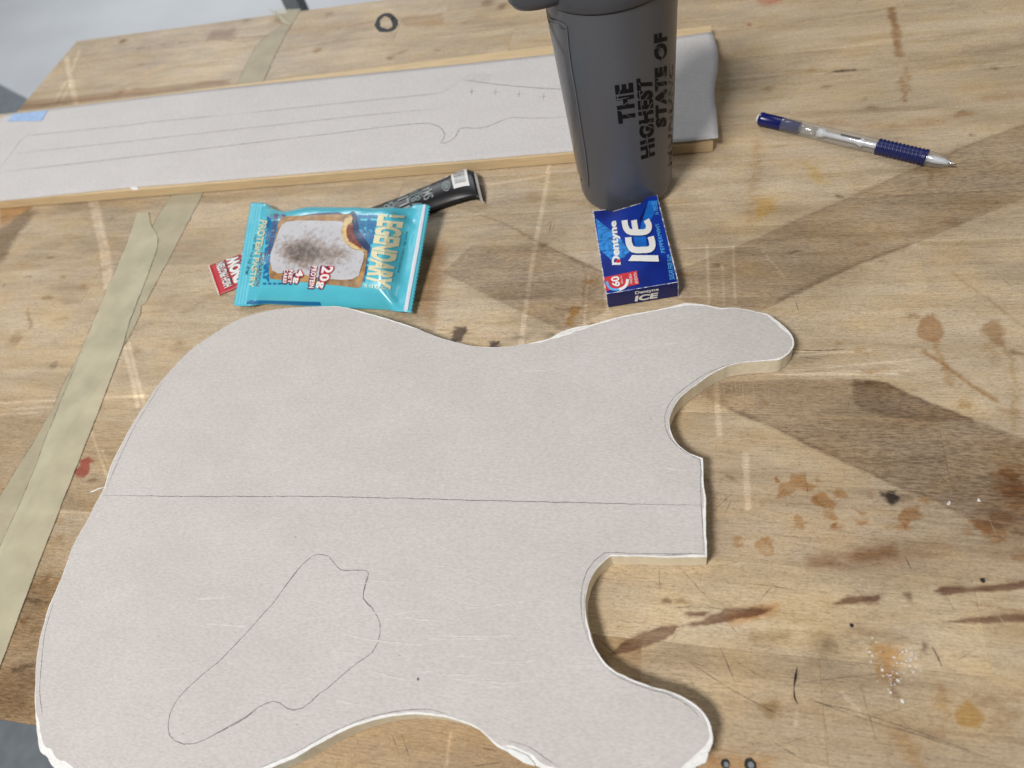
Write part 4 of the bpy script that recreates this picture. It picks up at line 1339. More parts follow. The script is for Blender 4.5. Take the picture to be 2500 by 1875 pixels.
# flip cap hanging over the left of the lid
lob = on(1262, -20, SEAM + 0.012)
axv = np.array([CUPX, CUPY]) - lob[:2]
axv = axv / np.linalg.norm(axv)
pv = np.array([-axv[1], axv[0]])
V = []
ring_n = 40
prof2 = [(0.55, SEAM + 0.004), (0.92, SEAM + 0.0045), (1.0, SEAM + 0.008), (1.0, SEAM + 0.016), (0.92, SEAM + 0.0195), (0.5, SEAM + 0.021)]
for r, z in prof2:
    for k in range(ring_n):
        a = 2 * math.pi * k / ring_n
        u, w = math.cos(a), math.sin(a)
        q = lob[:2] + axv * (0.020 + u * 0.026 * r) + pv * w * 0.017 * r
        V.append((q[0], q[1], z))
Fc = [(i * ring_n + k, i * ring_n + (k + 1) % ring_n, (i + 1) * ring_n + (k + 1) % ring_n, (i + 1) * ring_n + k) for i in range(len(prof2) - 1) for k in range(ring_n)]
Fc += [tuple(range(ring_n - 1, -1, -1)), tuple((len(prof2) - 1) * ring_n + k for k in range(ring_n))]
mesh("flip_cap", V, Fc, M['lid'], cup, True)


def hit_cup(px, py, out=0.00022):
    d = np.array([px - CX, py - CY, F_PX])
    w = np.array([d @ AX, d @ AY, d @ AZ])
    o0 = np.array([-CUPX, -CUPY])
    # |o0 + t w_xy|^2 = (CR + CK (H + t w_z))^2
    R0, R1 = CR + CK * CAM_H, CK * w[2]
    a = w[0] ** 2 + w[1] ** 2 - R1 ** 2
    b = o0[0] * w[0] + o0[1] * w[1] - R0 * R1
    c = o0 @ o0 - R0 ** 2
    disc_ = b * b - a * c
    t = (-b - math.sqrt(max(disc_, 0))) / a
    p = np.array([t * w[0], t * w[1], CAM_H + t * w[2]])
    rr = p[:2] - np.array([CUPX, CUPY])
    rad = np.linalg.norm(rr)
    rr = rr / rad
    r_on = CR + CK * p[2] + out
    return np.array([CUPX + rr[0] * r_on, CUPY + rr[1] * r_on, p[2]])


def cupq(*pts):
    return [(1480 + x / 4.365, 60 + y / 4.365) for x, y in pts]


for s, q in (("THE", cupq((314, 1032), (284, 615), (88, 645), (132, 1058))), ("HIGHEST", cupq((520, 1390), (490, 568), (318, 575), (370, 1440))),
             ("STATE OF", cupq((642, 1085), (650, 72), (506, 105), (528, 1100))), ("NUNUNC", cupq((700, 1490), (712, 430), (668, 410), (655, 1525)))):
    V, Fc = text_data(s, 0.058 if s != "NUNUNC" else 0.04, (14, 8), 1.15)
    mesh("lettering", [hit_cup(*bil(q, v[0], v[1])) for v in V], Fc, M['cup_worn'] if s == "NUNUNC" else M['cup_ink'], cup)
sc = Bag()


def cup_line(bag, pts, w):
    P = []
    for (x0, y0), (x1, y1) in zip(pts[:-1], pts[1:]):
        for t in np.linspace(0, 1, 8):
            P.append((x0 + (x1 - x0) * t, y0 + (y1 - y0) * t))
    V, Fc = [], []
    for i, p in enumerate(P):
        a, b = np.array(P[max(0, i - 1)]), np.array(P[min(len(P) - 1, i + 1)])
        d = (b - a) / (np.linalg.norm(b - a) + 1e-9)
        nn = np.array([-d[1], d[0]]) * w * rng.uniform(0.5, 1.2)
        V.append(hit_cup(p[0] + nn[0], p[1] + nn[1], 0.00040))
        V.append(hit_cup(p[0] - nn[0], p[1] - nn[1], 0.00040))
    bag.add(V, [(2 * i, 2 * i + 1, 2 * i + 3, 2 * i + 2) for i in range(len(P) - 1)])


for pts in ([(150, 690), (110, 810)], [(108, 795), (240, 772)], [(180, 860), (270, 790)], [(140, 910), (265, 985)], [(120, 800), (180, 790)], [(350, 700), (370, 870), (385, 960)], [(400, 1100), (480, 1010)], [(380, 1050), (520, 1110)],
            [(420, 940), (490, 820)], [(440, 1200), (400, 1300)], [(430, 1180), (455, 1420)], [(520, 620), (640, 500)], [(530, 640), (570, 680)], [(600, 500), (640, 580)], [(580, 400), (600, 330)], [(560, 820), (640, 760)],
            [(540, 690), (660, 740)], [(515, 255), (570, 230)], [(620, 640), (570, 600)], [(340, 620), (365, 650)], [(360, 760), (400, 720)], [(470, 850), (440, 930)]):
    cup_line(sc, cupq(*pts), 0.9)
sc.build("print_scratches", M['cup_scratch'], cup)
# worn patch inside the O
px_poly("worn_spot", cupq((560, 285), (585, 262), (612, 280), (612, 320), (590, 345), (560, 330)), lambda x, y: hit_cup(x, y, 0.0004), M['cup_scratch'], cup, (2, 2))
# smooth window panel on the left flank
bord = [(1340, 42), (1362, 52), (1379, 62), (1385, 74), (1392.6, 144), (1408.6, 240), (1421, 319.5), (1431, 383), (1436, 430), (1437, 455)]
BP = [hit_cup(*p) for p in bord]
th_z = [(math.atan2(p[1] - CUPY, p[0] - CUPX), p[2]) for p in BP]
zs_ = np.array([t[1] for t in th_z])
ths = np.unwrap(np.array([t[0] for t in th_z]))
order = np.argsort(zs_)
zs_, ths = zs_[order], ths[order]
zz = np.linspace(zs_[0], zs_[-1], 40)
tr_ = np.interp(zz, zs_, ths)
if tr_.mean() > 0:
    tr_ -= 2 * math.pi


def cup_pt(th, z, out):
    r = CR + CK * z + out
    return (CUPX + r * math.cos(th), CUPY + r * math.sin(th), z)


span = math.radians(52)
V, Fc = [], []
for i, z in enumerate(zz):
    for j in range(13):
        th = tr_[i] - span * j / 12 * (1 if True else 0)
        V.append(cup_pt(th, z, 0.0007 if 0 < j < 12 and 0 < i < 39 else 0.00005))
for i in range(39):
    for j in range(12):
        Fc.append((i * 13 + j, i * 13 + j + 1, (i + 1) * 13 + j + 1, (i + 1) * 13 + j))
mesh("side_window", V, Fc, M['cup_gloss'], cup, True)


def cup_tube(name, path, r, m, flat=0.6):
    """rounded bead following (angle, height) points on the bottle wall"""
    P = [np.array(cup_pt(t, z, 0.0004)) for t, z in path]
    V, Fc = [], []
    k = 6
    for i, p in enumerate(P):
        d = P[min(len(P) - 1, i + 1)] - P[max(0, i - 1)]
        d = d / (np.linalg.norm(d) + 1e-9)
        out_ = np.array([p[0] - CUPX, p[1] - CUPY, 0])
        out_ = out_ / np.linalg.norm(out_)
        sd = np.cross(d, out_)
        for j in range(k):
            a_ = 2 * math.pi * j / k
            V.append(p + sd * r * math.cos(a_) + out_ * r * flat * math.sin(a_))
    for i in range(len(P) - 1):
        for j in range(k):
            Fc.append((i * k + j, i * k + (j + 1) % k, (i + 1) * k + (j + 1) % k, (i + 1) * k + j))
    return mesh(name, V, Fc, m, cup, True)


rim_path = [(math.atan2(p[1] - CUPY, p[0] - CUPX), p[2]) for p in BP][::-1]
cup_tube("window_rim", [(c[0], c[1]) for c in catmull([np.array([t, z, 0]) for t, z in rim_path], 0.006)], 0.0006, M['cup_rim'])
cup_tube("window_groove", [(tr_[i] - math.radians(15), z) for i, z in enumerate(zz) if i < 37], 0.0008, M['hole'], 0.3)

# ------------------------------------------------------------------ gum packet
GZ = 0.0146
gum = thing("gum_packet", "blue cardboard gum packet lying at the foot of the shaker bottle", "gum packet")


def ice_blue():
    m, nt, N, L, b = nodes_of("printed_blue_card")
    tc = N.new('ShaderNodeTexCoord')
    nz = N.new('ShaderNodeTexNoise')
    nz.inputs['Scale'].default_value = 28
    nz.inputs['Detail'].default_value = 2
    L.new(tc.outputs['Object'], nz.inputs['Vector'])
    r = N.new('ShaderNodeValToRGB')
    r.color_ramp.elements[0].position = 0.35
    r.color_ramp.elements[0].color = (0.004, 0.014, 0.17, 1)
    r.color_ramp.elements[1].position = 0.7
    r.color_ramp.elements[1].color = (0.008, 0.045, 0.38, 1)
    L.new(nz.outputs[0], r.inputs[0])
    L.new(r.outputs[0], b.inputs['Base Color'])
    b.inputs['Roughness'].default_value = 0.32
    return m


M['gum'] = ice_blue()
M['gum_dark'] = mat("printed_navy", (0.003, 0.010, 0.11, 1), 0.35, 0.15, 90)
M['gum_mid'] = mat("printed_ice_facet", (0.010, 0.14, 0.55, 1), 0.32, 0.30, 70)
M['gum_glint'] = mat("printed_ice_sparkle", (0.03, 0.22, 0.62, 1), 0.32, 0.65, 420)
M['gum_cyan'] = mat("printed_light_blue", (0.10, 0.42, 0.85, 1), 0.35, 0.05)
M['white'] = mat("white_print", (0.80, 0.80, 0.79, 1), 0.45, 0.04, 300)
M['red'] = mat("red_print", (0.58, 0.035, 0.045, 1), 0.4, 0.08, 300)
M['gum_edge'] = see_through("worn_card_edge", (0.75, 0.78, 0.85, 1), 0.9, 0.7, 260, 0.40, 0.58)
g0 = on(1480, 718, GZ)
g1 = on(1655.5, 689, GZ)
gu = (g1 - g0)
GW = np.linalg.norm(gu)
gu = gu / GW
gv = np.array([-gu[1], gu[0], 0])
g3 = on(1449, 515, GZ)
GL = float(np.dot(g3 - g0, gv))
o_ = g0


def GP(u, v, z):
    p = o_ + gu * u * GW + gv * v * GL
    return np.array([p[0], p[1], z])


outline = [(0, 0), (1, 0), (1, 1.06), (0.84, 1.05), (0.74, 0.985), (0.30, 0.945), (0.20, 0.985), (0, 1.0)]
n = len(outline)
V = [GP(u, v, GZ) for u, v in outline] + [GP(u, min(v, 1.0) if i not in (4, 5) else 0.94, 0.0008) for i, (u, v) in enumerate(outline)]
Fc = [tuple(range(n)), tuple(range(2 * n - 1, n - 1, -1))] + [(i, n + i, n + (i + 1) % n, (i + 1) % n) for i in range(n)]
o = mesh("carton", V, Fc, M['gum'], gum)
bm = bmesh.new()
bm.from_mesh(o.data)
bmesh.ops.recalc_face_normals(bm, faces=bm.faces)
bm.to_mesh(o.data)
bm.free()
bv = o.modifiers.new("bevel", 'BEVEL')
bv.width = 0.0004
bv.segments = 2
fz = Bag()
fz.add([GP(0.005, -0.001, 0.0012) - gv * 0.0002, GP(0.995, -0.001, 0.0012) - gv * 0.0002, GP(0.995, -0.001, GZ - 0.0006) - gv * 0.0002, GP(0.005, -0.001, GZ - 0.0006) - gv * 0.0002], [(0, 1, 2, 3)])
fz.build("front_panel", M['gum_dark'], gum, False)


def gpx(*pts):
    return [(1400 + x / 5.027, 450 + y / 5.027) for x, y in pts]


def ghit(h):
    return lambda x, y: on(x, y, GZ + h)


px_poly("ice_facet", gpx((275, 420), (400, 520), (560, 640), (690, 830), (620, 900), (470, 930), (325, 810)), ghit(0.0002), M['gum_glint'], gum, (1, 1))
px_poly("ice_facet", gpx((920, 205), (1040, 195), (980, 380), (940, 440), (850, 430)), ghit(0.0002), M['gum_mid'], gum, (1, 1))
px_poly("ice_facet", gpx((810, 420), (915, 215), (850, 430), (830, 470)), ghit(0.00022), M['gum_dark'], gum, (1, 1))
px_poly("ice_facet", gpx((740, 640), (890, 640), (900, 760), (760, 780)), ghit(0.0002), M['gum_mid'], gum, (1, 1))
px_poly("ice_facet", gpx((840, 440), (960, 460), (880, 640), (820, 560)), ghit(0.0002), M['gum_mid'], gum, (1, 1))
px_poly("ice_facet", gpx((1000, 640), (1090, 480), (1180, 800), (1150, 830), (1060, 850)), ghit(0.00018), M['gum'], gum, (1, 1))
# big wordmark strokes


def stroke(name, pts, w, hit, m, parent, closed=False, k=6):
    """thick rounded stroke drawn through photo points, laid on a surface"""
    P = [np.array(p, float) for p in pts]
    Q = catmull([np.array([p[0], p[1], 0]) for p in P], 3.0)
    V, Fc = [], []
    n = len(Q)
    for i in range(n):
        a, b = Q[max(0, i - 1)], Q[min(n - 1, i + 1)]
        d = (b - a)[:2] / (np.linalg.norm((b - a)[:2]) + 1e-9)
        nn = np.array([-d[1], d[0]]) * w / 2
        V.append(hit(Q[i][0] + nn[0], Q[i][1] + nn[1]))
        V.append(hit(Q[i][0] - nn[0], Q[i][1] - nn[1]))
    Fc = [(2 * i, 2 * i + 1, 2 * i + 3, 2 * i + 2) for i in range(n - 1)]
    return mesh(name, V, Fc, m, parent)


for dx, dy, h, m_ in ((2.2, 2.0, 0.00030, M['gum_dark']), (0, 0, 0.00042, M['white'])):
    sh = lambda pts: [(x + dx, y + dy) for x, y in gpx(*pts)]
    px_poly("wordmark", sh([(672, 940), (720, 868), (1040, 872), (1050, 948)]), ghit(h), m_, gum, (1, 1))                   # I
    stroke("wordmark", sh([(672, 650), (680, 720), (712, 785), (770, 806), (850, 805), (920, 800), (960, 775), (968, 720), (948, 642)]), 15.5, ghit(h), m_, gum)       # C
    stroke("wordmark", sh([(625, 440), (640, 520), (670, 570), (720, 588), (800, 590), (870, 585), (915, 560), (925, 500), (895, 435)]), 14.5, ghit(h), m_, gum)      # E rounded spine
    stroke("wordmark", sh([(742, 440), (752, 500), (768, 590)]), 14.0, ghit(h + 0.00004), m_, gum)                                                     # E middle bar
quad_text("lettering", "Dentyne", gpx((612, 985), (548, 440), (440, 455), (475, 990)), ghit(0.00040), M['white'], gum, 0.045, (1, 1))
disc("dot", on(*gpx((548, 942))[0], GZ + 0.0005), 0.0017, GZ + 0.0006, M['red'], gum, 16, 0)
quad_text("lettering", "PEPPERMINT", gpx((1128, 838), (1045, 470), (1005, 490), (1075, 840)), ghit(0.0004), M['gum_cyan'], gum, 0.018, (1, 1), 1.15)
quad_text("lettering", "SUGAR FREE GUM", gpx((1245, 1165), (1195, 862), (1145, 868), (1180, 1170)), ghit(0.0004), M['gum_cyan'], gum, 0.01, (1, 1))
quad_text("lettering", "16 PIECES", gpx((1050, 372), (1022, 205), (955, 210), (1000, 375)), ghit(0.0004), M['gum_cyan'], gum, 0.0, (1, 1))
px_poly("badge", gpx((378, 1142), (780, 1058), (805, 1225), (400, 1308)), ghit(0.0003), M['red'], gum, (1, 1))
quad_text("lettering", "60", gpx((575, 1250), (558, 1120), (455, 1140), (475, 1255)), ghit(0.00045), M['white'], gum, 0.03, (1, 1))
quad_text("lettering", "MINUTES", gpx((612, 1215), (590, 1120), (575, 1125), (590, 1220)), ghit(0.00045), M['white'], gum, 0.0, (1, 1))
quad_text("lettering", "FRESH", gpx((728, 1215), (712, 1098), (680, 1104), (696, 1218)), ghit(0.00045), M['white'], gum, 0.0, (1, 1))
quad_text("lettering", "BREATH", gpx((795, 1212), (772, 1080), (738, 1086), (756, 1215)), ghit(0.00045), M['white'], gum, 0.0, (1, 1))
stroke("dial_arc", gpx((410, 1190), (425, 1245), (470, 1285), (550, 1290), (620, 1265), (655, 1220), (660, 1160)), 5.5, ghit(0.0005), M['gum_cyan'], gum)
stroke("dial_arc", gpx((560, 1292), (620, 1265), (655, 1220), (664, 1165)), 7.0, ghit(0.00056), M['white'], gum)


def ffront(x, y):
    return GP(x, -0.001, 0.0012 + (GZ - 0.0018) * y) - gv * 0.0004


printed("lettering", text_data("Dentyne", 0.03, (1, 1)), lambda x, y: ffront(0.40 + 0.33 * x, 0.62 + 0.30 * y), M['white'], gum)
printed("lettering", text_data("ICE", 0.045, (1, 1)), lambda x, y: ffront(0.385 + 0.32 * x + 0.02 * y, 0.12 + 0.44 * y), M['white'], gum)
ge = Bag()
for a, b in (((0, 0, GZ), (1, 0, GZ)), ((1, 0, GZ), (1, 1.05, GZ)), ((0, 0, GZ), (0, 1, GZ)), ((0, 1, GZ), (0.2, 0.985, GZ)), ((0.3, .945, GZ), (.74, .985, GZ))):
    P = [GP(a[0] + (b[0] - a[0]) * t, a[1] + (b[1] - a[1]) * t, GZ + 0.00025) for t in np.linspace(0, 1, 30)]
    ge.add(*ribbon_data(P, 0.0006, None, 0.6, False))
for u in (0.0, 1.0):
    P = [GP(u, -0.003, z) for z in np.linspace(0.001, GZ, 8)]
    V = []
    for p in P:
        V += [p + gu * 0.0003, p - gu * 0.0003]
    ge.add(V, [(2 * i, 2 * i + 1, 2 * i + 3, 2 * i + 2) for i in range(7)])
ge.build("worn_edges", M['gum_edge'], gum)

# ------------------------------------------------------------------ meat-stick wrapper under the pastry pouch
M['black_foil'] = mat("black_wrapper", (0.010, 0.010, 0.012, 1), 0.38, 0.2, 200, 0.0001, 120)
M['red_foil'] = mat("red_wrapper", (0.50, 0.030, 0.040, 1), 0.38, 0.12, 150, 0.0001, 120)
M['foil_edge'] = mat("cut_film_edge", (0.72, 0.70, 0.68, 1), 0.4, 0.05)
M['grey_print'] = mat("grey_print", (0.30, 0.32, 0.33, 1), 0.5, 0.15, 500)
M['teal_print'] = mat("dull_teal_print", (0.16, 0.21, 0.21, 1), 0.5, 0.3, 500)
M['shadow_print'] = mat("dark_print", (0.02, 0.02, 0.022, 1), 0.5, 0.1)
stick = thing("snack_stick_wrapper", "slim red and black snack stick wrapper lying beneath the turquoise pouch", "wrapper")
ST = [((511, 648), (536, 719.6), 0.0014, 0.0018), ((545, 636), (572, 705), 0.0012, 0.0026), ((590, 619), (612, 690), 0.0010, 0.0036), ((750, 560), (790, 628), 0.0012, 0.0080), ((917, 505), (968, 560), 0.0012, 0.0085),
      ((1000, 474), (1040, 526), 0.0012, 0.0085), ((1060, 449), (1084, 508), 0.0018, 0.0085), ((1110, 425), (1122, 493), 0.0035, 0.0090), ((1137, 413), (1152, 483), 0.0060, 0.0098), ((1157, 419), (1172, 488), 0.0060, 0.0105)]
SA = resample(catmull([on(s[0][0], s[0][1], s[2]) for s in ST], 0.004), 90)
SB = resample(catmull([on(s[1][0], s[1][1], s[2]) for s in ST], 0.004), 90)
hh = np.interp(np.linspace(0, 1, 90), np.linspace(0, 1, len(ST)), [s[3] for s in ST])


def stick_pt(s, t, out=0.0):
    f_ = s * 89
    i = min(88, int(f_))
    k = f_ - i
    a = SA[i] * (1 - k) + SA[i + 1] * k
    b = SB[i] * (1 - k) + SB[i + 1] * k
    h = hh[i] * (1 - k) + hh[i + 1] * k
    p = a * (1 - t) + b * t                         # t 0 at the far edge, 1 at the near edge
    bul = (max(0.0, 1 - abs(2 * t - 1) ** 2.6)) ** 0.8
    return np.array([p[0], p[1], p[2] + (h - p[2]) * bul + out])


def stick_half(name, s0, s1, m):
    ns, ntt = 46, 15
    V = [stick_pt(s0 + (s1 - s0) * i / (ns - 1), j / (ntt - 1)) for i in range(ns) for j in range(ntt)]
    Fc = [(i * ntt + j, i * ntt + j + 1, (i + 1) * ntt + j + 1, (i + 1) * ntt + j) for i in range(ns - 1) for j in range(ntt - 1)]
    o = mesh(name, V, Fc, m, stick, True)
    so = o.modifiers.new("film", 'SOLIDIFY')
    so.thickness = 0.0003
    so.offset = -1
    return o


stick_half("red_end", 0.0, 0.42, M['red_foil'])
stick_half("black_end", 0.4201, 1.0, M['black_foil'])
for s, nm in ((0.0, "crimped_edge"), (1.0, "crimped_edge")):
    V = []
    d = (SA[1] - SA[0]) if s == 0 else (SA[-1] - SA[-2])
    d = d / np.linalg.norm(d) * (-0.0010 if s == 0 else 0.0030)
    for j in range(13):
        p = stick_pt(s, j / 12, 0.0001)
        V += [p, p + d + np.array([0, 0, -0.0004 if s == 0 else -0.001 - 0.003 * (j / 12) ** 3])]
    mesh(nm, V, [(2 * i, 2 * i + 1, 2 * i + 3, 2 * i + 2) for i in range(12)], M['foil_edge'], stick)


def stick_text(s, s0, s1, t0, t1, m, off=0.02, sp=1.0, shadow=True):
    """reads from the near edge to the far one; letter feet towards the black end"""
    V, Fc = text_data(s, off, (8, 4), sp)
    if shadow:
        mesh("lettering_shadow", [stick_pt(s0 + (s1 - s0) * v[1] + 0.006, t0 + (t1 - t0) * v[0] - 0.008, 0.00030) for v in V], Fc, M['shadow_print'], stick)
    mesh("lettering", [stick_pt(s0 + (s1 - s0) * v[1], t0 + (t1 - t0) * v[0], 0.00050) for v in V], Fc, m, stick)


stick_text("HIGH PROTEIN", 0.054, 0.024, 0.90, 0.05, M['white'], 0.03)
stick_text("SNOW", 0.108, 0.062, 0.90, -0.02 + 0.04, M['white'], 0.06)
stick_text("SNOW", 0.160, 0.118, 0.80, 0.02, M['white'], 0.06)
stick_text("SMAW", 0.832, 0.795, 0.74, 0.05, M['grey_print'], 0.01, shadow=False)
stick_text("V&IIL", 0.785, 0.750, 0.90, 0.08, M['teal_print'], 0.02, shadow=False)
stick_text("LILIII", 0.742, 0.705, 0.95, 0.08, M['grey_print'], 0.01, shadow=False)
stick_text("U&I", 0.690, 0.650, 0.95, 0.08, M['teal_print'], 0.01, shadow=False)


def stick_patch(name, s0, s1, t0, t1, m, out=0.0004, n=8):
    V = [stick_pt(s0 + (s1 - s0) * i / n, t0 + (t1 - t0) * j / n, out) for i in range(n + 1) for j in range(n + 1)]
    Fc = [(i * (n + 1) + j, i * (n + 1) + j + 1, (i + 1) * (n + 1) + j + 1, (i + 1) * (n + 1) + j) for i in range(n) for j in range(n)]
    return mesh(name, V, Fc, m, stick)


stick_patch("barcode_label", 0.908, 0.968, 0.03, 0.72, M['white'])
t = 0.09
while t < 0.58:
    w = random.choice((0.006, 0.009, 0.014))
    stick_patch("barcode_bar", 0.916, 0.958, t, t + w, M['shadow_print'], 0.00056, 3)
    t += w + random.choice((0.018, 0.026, 0.034))
for (r_, m_, h_) in ((1.0, M['grey_print'], 0.0004), (0.80, M['shadow_print'], 0.0005), (0.70, M['teal_print'], 0.0006)):
    V = [stick_pt(0.883 + 0.0155 * r_ * math.cos(a), 0.55 + 0.17 * r_ * math.sin(a), h_) for a in np.linspace(0, 2 * math.pi, 24, endpoint=False)]
    mesh("round_seal", V, [tuple(range(24))], m_, stick)
stick_patch("flag_print", 0.862, 0.884, 0.10, 0.24, M['grey_print'])
stick_patch("flag_print", 0.886, 0.896, 0.06, 0.20, M['white'])

# ------------------------------------------------------------------ turquoise pastry pouch
M['teal'] = mat("turquoise_film", (0.095, 0.52, 0.66, 1), 0.24, 0.06, 40, 0.0008, 40, 0.5)
M['teal_blue'] = mat("blue_print", (0.006, 0.15, 0.36, 1), 0.35, 0.06, 100)
M['navy'] = mat("navy_print", (0.006, 0.028, 0.11, 1), 0.35, 0.1, 100)
M['cream'] = mat("cream_print", (0.76, 0.71, 0.47, 1), 0.4, 0.05, 200)
M['ink_teal'] = mat("dark_teal_print", (0.01, 0.10, 0.13, 1), 0.4, 0.1)
M['maroon'] = mat("maroon_print", (0.20, 0.06, 0.08, 1), 0.4, 0.1)
M['silver'] = mat("white_seal_band", (0.72, 0.76, 0.84, 1), 0.4, 0.03)
M['crust'] = mat("printed_crust", (0.36, 0.20, 0.075, 1), 0.4, 0.7, 120)
M['crumb'] = mat("printed_crumb", (0.66, 0.46, 0.20, 1), 0.4, 0.30, 300)
M['filling'] = mat("printed_filling", (0.20, 0.045, 0.025, 1), 0.4, 0.6, 350)


def icing():
    m, nt, N, L, b = nodes_of("printed_icing")
    tc = N.new('ShaderNodeTexCoord')
    at = N.new('ShaderNodeAttribute')
    at.attribute_name = "dust"
    n1 = N.new('ShaderNodeTexNoise')
    n1.inputs['Scale'].default_value = 260
    n1.inputs['Detail'].default_value = 5
    n2 = N.new('ShaderNodeTexNoise')
    n2.inputs['Scale'].default_value = 900
    n2.inputs['Detail'].default_value = 3
    for q in (n1, n2):
        L.new(tc.outputs['Object'], q.inputs['Vector'])
    m1 = N.new('ShaderNodeMath')
    m1.operation = 'MULTIPLY_ADD'
    L.new(n1.outputs[0], m1.inputs[0])
    m1.inputs[1].default_value = 1.3
    L.new(at.outputs['Fac'], m1.inputs[2])
    m2 = N.new('ShaderNodeMath')
    m2.operation = 'MULTIPLY_ADD'
    L.new(n2.outputs[0], m2.inputs[0])
    m2.inputs[1].default_value = 0.45
    L.new(m1.outputs[0], m2.inputs[2])
    r = N.new('ShaderNodeValToRGB')
    r.color_ramp.elements[0].position = 0.52
    r.color_ramp.elements[0].color = (0.54, 0.54, 0.575, 1)
    r.color_ramp.elements[1].position = 1.0
    r.color_ramp.elements[1].color = (0.10, 0.070, 0.055, 1)
    e = r.color_ramp.elements.new(0.74)
    e.color = (0.33, 0.27, 0.245, 1)
    mr = N.new('ShaderNodeMath')
    mr.operation = 'MULTIPLY'
    L.new(m2.outputs[0], mr.inputs[0])
    mr.inputs[1].default_value = 0.5
    L.new(mr.outputs[0], r.inputs[0])
    L.new(r.outputs[0], b.inputs['Base Color'])
    b.inputs['Roughness'].default_value = 0.4
    return m


M['icing'] = icing()
pouch = thing("pastry_pouch", "turquoise foil pastry pouch with a printed frosted pastry and crimped ends", "snack pouch")


def wq(*pts):
    return [(500 + x / 3.6867, 450 + y / 3.6867) for x, y in pts]


TL, TR, BR, BL = [on(*wq(p)[0], z) for p, z in (((415, 162), 0.0075), ((2022, 178), 0.0200), ((1852, 1148), 0.0065), ((262, 1090), 0.0048))]


def sstep(a, b, x):
    t = np.clip((x - a) / (b - a), 0, 1)
    return t * t * (3 - 2 * t)


def pouch_pt(u, v, out=0.0):
    """u 0 left crimp to 1 right crimp, v 0 near edge to 1 far edge"""
    body = float(sstep(0.075, 0.19, u) * (1 - sstep(0.84, 0.935, u)))
    vv = 0.5 + (v - 0.5) * (1 - 0.075 * body)
    vv += body * 0.012
    vv -= v * (0.060 * math.exp(-((u - 0.24) / 0.10) ** 2) + 0.018 * body)
    a = BL * (1 - u) + BR * u
    b = TL * (1 - u) + TR * u
    p = a * (1 - vv) + b * vv
    e = abs(2 * v - 1)
    bul = max(0.0, 1 - e ** 5) ** 0.75
    z = p[2] + body * bul * 0.0145
    z -= (1 - bul) * body * (p[2] - 0.0015) * (1.0 if v < 0.5 else 0.4)
    # folds running out of the crimps
    wr = (sstep(0.06, 0.12, u) * (1 - sstep(0.16, 0.26, u)) + sstep(0.80, 0.86, u) * (1 - sstep(0.92, 0.955, u)))
    z += float(wr) * 0.0011 * math.sin(v * 21 + 3 * math.sin(v * 7)) * bul
    z += body * bul * 0.0016 * (float(vn(np.array(u * 11.0), np.array(v * 8.0), 77)) - 0.5)
    if u < 0.085:
        z += 0.0006 * math.sin(u / 0.085 * math.pi * 2 * 4.5)
    if u > 0.975:
        z -= (u - 0.975) * 0.05
    return np.array([p[0], p[1], z + out])


NU, NV = 130, 64
V, Fc = [], []
for i in range(NU + 1):
    for j in range(NV + 1):
        u = i / NU
        q = pouch_pt(u, j / NV)
        if i in (0, NU):                                  # pinked (zigzag) ends
            d = (BR - BL) / np.linalg.norm(BR - BL)
            q = q + d * (0.0009 if j % 2 else -0.0006) * (-1 if i == 0 else 1)
        V.append(q)
for i in range(NU):
    for j in range(NV):
        Fc.append((i * (NV + 1) + j, (i + 1) * (NV + 1) + j, (i + 1) * (NV + 1) + j + 1, i * (NV + 1) + j + 1))
# underside
nb = len(V)
for i in range(NU + 1):
    for j in range(NV + 1):
        t = V[i * (NV + 1) + j]
        u, v = i / NU, j / NV
        body = float(sstep(0.10, 0.2, u) * (1 - sstep(0.84, 0.93, u)))
        e = max(0.0, 1 - abs(2 * v - 1) ** 5)
        V.append(np.array([t[0], t[1], t[2] - 0.0003 - body * e * min(0.0100, max(0.0, t[2] - 0.0095))]))
for i in range(NU):
    for j in range(NV):
        Fc.append(tuple(nb + k for k in (i * (NV + 1) + j, i * (NV + 1) + j + 1, (i + 1) * (NV + 1) + j + 1, (i + 1) * (NV + 1) + j)))
for i in range(NU):
    for j in (0, NV):
        a, b = i * (NV + 1) + j, (i + 1) * (NV + 1) + j
        Fc.append((a, nb + a, nb + b, b) if j == 0 else (b, nb + b, nb + a, a))
for j in range(NV):
    for i in (0, NU):
        a, b = i * (NV + 1) + j, i * (NV + 1) + j + 1
        Fc.append((b, nb + b, nb + a, a) if i == 0 else (a, nb + a, nb + b, b))
mesh("film", V, Fc, M['teal'], pouch, True)

# photo point -> place on the pouch surface (fixed-point search on u, v)
_PG = np.array([[pouch_pt(u, v) for v in np.linspace(0, 1, 81)] for u in np.linspace(0, 1, 121)])


def _to_px(P):
    q = P - np.array([0, 0, CAM_H])
    x = q @ np.array([AX[0], AY[0], AZ[0]])
    y = q @ np.array([AX[1], AY[1], AZ[1]])
    z = q @ np.array([AX[2], AY[2], AZ[2]])
    return np.stack([CX + F_PX * x / z, CY + F_PX * y / z], -1)


_PX = _to_px(_PG)


